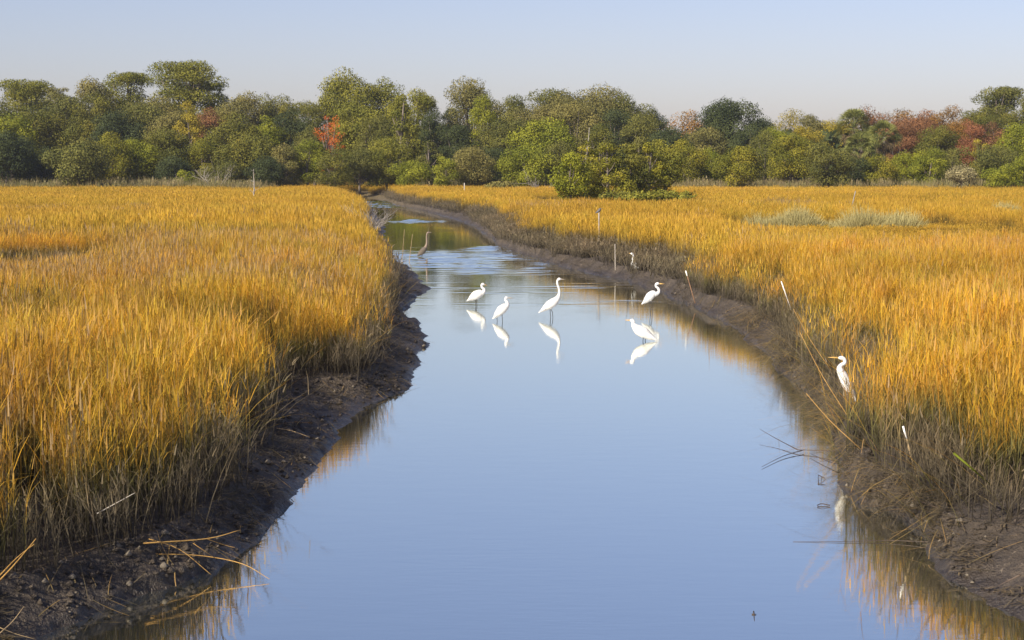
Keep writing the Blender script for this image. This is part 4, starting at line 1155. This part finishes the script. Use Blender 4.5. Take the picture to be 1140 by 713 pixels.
# long golden stems leaning out of the near stands over the mud
for (nm, lbl, dirn, ya, yb, n, sgn) in (('leaning_reeds', 'long golden stems leaning out from the right bank over the water', np.pi * 1.03, 15.5, 30, 300, 1),
                                         ('leaning_reeds', 'golden and grey stems leaning out from the left bank over the mud', 0.0, 12.5, 45, 110, -1)):
    yy = r.uniform(ya, yb, n); lg, lw, rw, rg = edges(yy)
    xx = rg + r.uniform(-0.25, 0.5, n) if sgn > 0 else lg - r.uniform(-0.1, 0.5, n)
    base = np.stack([xx, yy, ground_z(xx, yy)], -1)
    a = r.normal(dirn, 0.6, n); el = r.uniform(0.9, 3.2, n)
    dd = np.stack([np.cos(a), np.sin(a), el], -1); dd /= np.linalg.norm(dd, axis=1)[:, None]
    cc = np.stack([np.cos(a) * 0.25, np.sin(a) * 0.25, -r.uniform(0.1, 0.5, n)], -1)
    V, Fq, T, R = strips(base, dd, r.uniform(0.6, 1.15, n), r.uniform(0.006, 0.011, n), cc, a + np.pi / 2 + r.normal(0, .6, n), 5, np.full(n, .15), np.full(n, .85), r.uniform(0, 1, n), 0.8)
    V[:, 2] = np.maximum(V[:, 2], 0.012)
    mi = np.repeat((r.uniform(0, 1, n) < 0.45).astype(int), 5)
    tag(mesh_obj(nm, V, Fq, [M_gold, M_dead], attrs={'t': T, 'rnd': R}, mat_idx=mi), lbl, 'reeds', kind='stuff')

# clods and shells of the near mud banks
n = 5200
yy = 10 + 40 * r.uniform(0, 1, n) ** 1.4; lg, lw, rw, rg = edges(yy)
sd = r.uniform(0, 1, n) < 0.65; q = r.uniform(0.06, 1.15, n)
xx = np.where(sd, lw + (lg - lw) * q, rw + (rg - rw) * q)
kp = fbm(xx * 1.1, yy * 0.8, 171, 3) > -0.05
xx, yy = xx[kp], yy[kp]; n = len(xx)
R0 = 0.010 + 0.035 * r.uniform(0, 1, n) ** 2.5
oct_ = np.array([(1, 0, 0), (0.31, 0.95, 0), (-0.81, 0.59, 0), (-0.81, -0.59, 0), (0.31, -0.95, 0), (0.1, 0.1, 0.8), (0, 0, -0.6)])
th = r.uniform(0, 6.28, n); ct, st = np.cos(th), np.sin(th)
P = oct_[None] * r.uniform(0.65, 1.35, (n, 7, 3)) * R0[:, None, None]
V = np.stack([P[..., 0] * ct[:, None] - P[..., 1] * st[:, None], P[..., 0] * st[:, None] + P[..., 1] * ct[:, None], P[..., 2]], -1)
V = V + np.stack([xx, yy, ground_z(xx, yy) + R0 * 0.25], -1)[:, None, :]
tri = np.array([(0, 1, 5), (1, 2, 5), (2, 3, 5), (3, 4, 5), (4, 0, 5), (1, 0, 6), (2, 1, 6), (3, 2, 6), (4, 3, 6), (0, 4, 6)])
Fq = (np.arange(n)[:, None, None] * 7 + tri[None]).reshape(-1, 3)
M_shell = simple_mat('oyster_shell_bits', (0.10, 0.085, 0.065), (0.20, 0.17, 0.13), 30)
tag(mesh_obj('mud_clods', V.reshape(-1, 3), Fq, [M_mud, M_shell], mat_idx=np.repeat((r.uniform(0, 1, n) < 0.10).astype(int), 10)), 'small mud clods and shell bits strewn on both banks', 'clods', kind='stuff')

# loose broken stems lying over the mud
n = 900
yy = 11 + 34 * r.uniform(0, 1, n) ** 1.3; lg, lw, rw, rg = edges(yy)
sd = r.uniform(0, 1, n) < 0.6; q = r.uniform(0.1, 1.25, n)
xx = np.where(sd, lw + (lg - lw) * q, rw + (rg - rw) * q)
a = r.uniform(0, 6.28, n); L = r.uniform(0.12, 0.5, n)
zz = ground_z(xx, yy); ze = ground_z(xx + np.cos(a) * L, yy + np.sin(a) * L)
dd = np.stack([np.cos(a), np.sin(a), (np.maximum(ze, 0) - zz) / L], -1)
V, Fq, T, R = strips(np.stack([xx, yy, zz + 0.022], -1), dd, L, r.uniform(0.005, 0.012, n), np.stack([-np.sin(a), np.cos(a), 0 * a + .05], -1) * r.uniform(-0.25, 0.25, (n, 1)), a + np.pi / 2, 4,
                     np.full(n, .4), np.full(n, .9), r.uniform(0, 1, n), 0.4)
tag(mesh_obj('broken_stems', V, Fq, [M_tan, M_dead], attrs={'t': T, 'rnd': R}, mat_idx=np.repeat((r.uniform(0, 1, n) < .5).astype(int), 4)), 'broken grass stems lying loose over both near mud banks', 'litter', kind='stuff')

# straw and shell litter on the mud
n = 42000
yy = 9 + 61 * r.uniform(0, 1, n) ** 1.5
lg, lw, rw, rg = edges(yy)
side = r.uniform(0, 1, n) < 0.5; q = r.uniform(0.1, 1.1, n)
xx = np.where(side, lw + (lg - lw) * q, rw + (rg - rw) * q)
kp = fbm(xx * 1.4, yy * 0.9, 71, 3) > 0.0
xx, yy = xx[kp], yy[kp]; n = len(xx)
z = ground_z(xx, yy) + 0.012
a = r.uniform(0, 6.28, n)
dd = np.stack([np.cos(a), np.sin(a), r.uniform(-.02, .25, n)], -1)
V, Fq, T, R = strips(np.stack([xx, yy, z], -1), dd, r.uniform(0.02, 0.17, n), r.uniform(0.005, 0.020, n), dd * 0 + np.array([0, 0, -.1]), a + np.pi / 2, 1, np.full(n, .3), np.full(n, 1.0), r.uniform(0, 1, n), 0.5)
tag(mesh_obj('straw_litter', V, Fq, M_dead, attrs={'t': T, 'rnd': R}), 'broken straw and shell litter strewn on both mud banks', 'litter', kind='stuff')

# ------------------------------------------------------------------ air
HZ = bpy.data.materials.new('thin_haze'); HZ.use_nodes = True
ht = HZ.node_tree; ht.nodes.clear()
hv = ht.nodes.new('ShaderNodeVolumePrincipled'); hv.inputs['Color'].default_value = (0.86, 0.90, 1.0, 1)
hv.inputs['Density'].default_value = 0.00018; hv.inputs['Anisotropy'].default_value = 0.3
ho = ht.nodes.new('ShaderNodeOutputMaterial'); ht.links.new(hv.outputs[0], ho.inputs['Volume'])
x0, x1, y0, y1, z0, z1 = -5600, 5600, -90, 6300, -2.0, 24.0
tag(mesh_obj('haze', [(x0, y0, z0), (x1, y0, z0), (x1, y1, z0), (x0, y1, z0), (x0, y0, z1), (x1, y0, z1), (x1, y1, z1), (x0, y1, z1)],
             [(3, 2, 1, 0), (4, 5, 6, 7), (0, 1, 5, 4), (1, 2, 6, 5), (2, 3, 7, 6), (3, 0, 4, 7)], HZ), 'thin pale autumn haze over the marsh', 'haze', kind='stuff')

# ------------------------------------------------------------------ light
world = bpy.data.worlds.new('World'); scene.world = world; world.use_nodes = True
wt = world.node_tree; wt.nodes.clear()
sky = wt.nodes.new('ShaderNodeTexSky'); sky.sky_type = 'NISHITA'; sky.sun_disc = False
sky.sun_elevation = SUN_EL
sky.sun_rotation = math.pi / 2 - SUN_AZ
sky.altitude = 0; sky.air_density = 1.0; sky.dust_density = 1.0; sky.ozone_density = 1.0
bg = wt.nodes.new('ShaderNodeBackground'); bg.inputs['Strength'].default_value = 0.080
wo = wt.nodes.new('ShaderNodeOutputWorld')
tint = wt.nodes.new('ShaderNodeMix'); tint.data_type = 'RGBA'; tint.blend_type = 'MULTIPLY'; tint.inputs[0].default_value = 1.0
tint.inputs[7].default_value = (1.02, 0.935, 1.14, 1)
wt.links.new(sky.outputs[0], tint.inputs[6]); wt.links.new(tint.outputs[2], bg.inputs[0]); wt.links.new(bg.outputs[0], wo.inputs[0])
sl = bpy.data.lights.new('sun', 'SUN'); sl.energy = 4.9; sl.angle = math.radians(0.53); sl.color = (1.0, 0.90, 0.74)
so = bpy.data.objects.new('sun', sl); COL.objects.link(so)
from mathutils import Vector
so.rotation_euler = Vector(-SUN_DIR).to_track_quat('-Z', 'Y').to_euler()

cam = bpy.data.cameras.new('camera'); cam.sensor_width = 36; cam.sensor_fit = 'HORIZONTAL'; cam.lens = F_PX / W_PX * 36
cam.clip_start = 0.1; cam.clip_end = 9000
co = bpy.data.objects.new('camera', cam); COL.objects.link(co); co.location = (0, 0, CAM_Z)
co.rotation_euler = (math.pi / 2 - PITCH, 0, 0)
scene.camera = co
vs = scene.view_settings
vs.view_transform = 'Standard'; vs.look = 'None'; vs.exposure = 0.55; vs.gamma = 1; vs.use_curve_mapping = False
scene.cycles.max_bounces = 8; scene.cycles.transparent_max_bounces = 8
scene.cycles.use_denoising = True
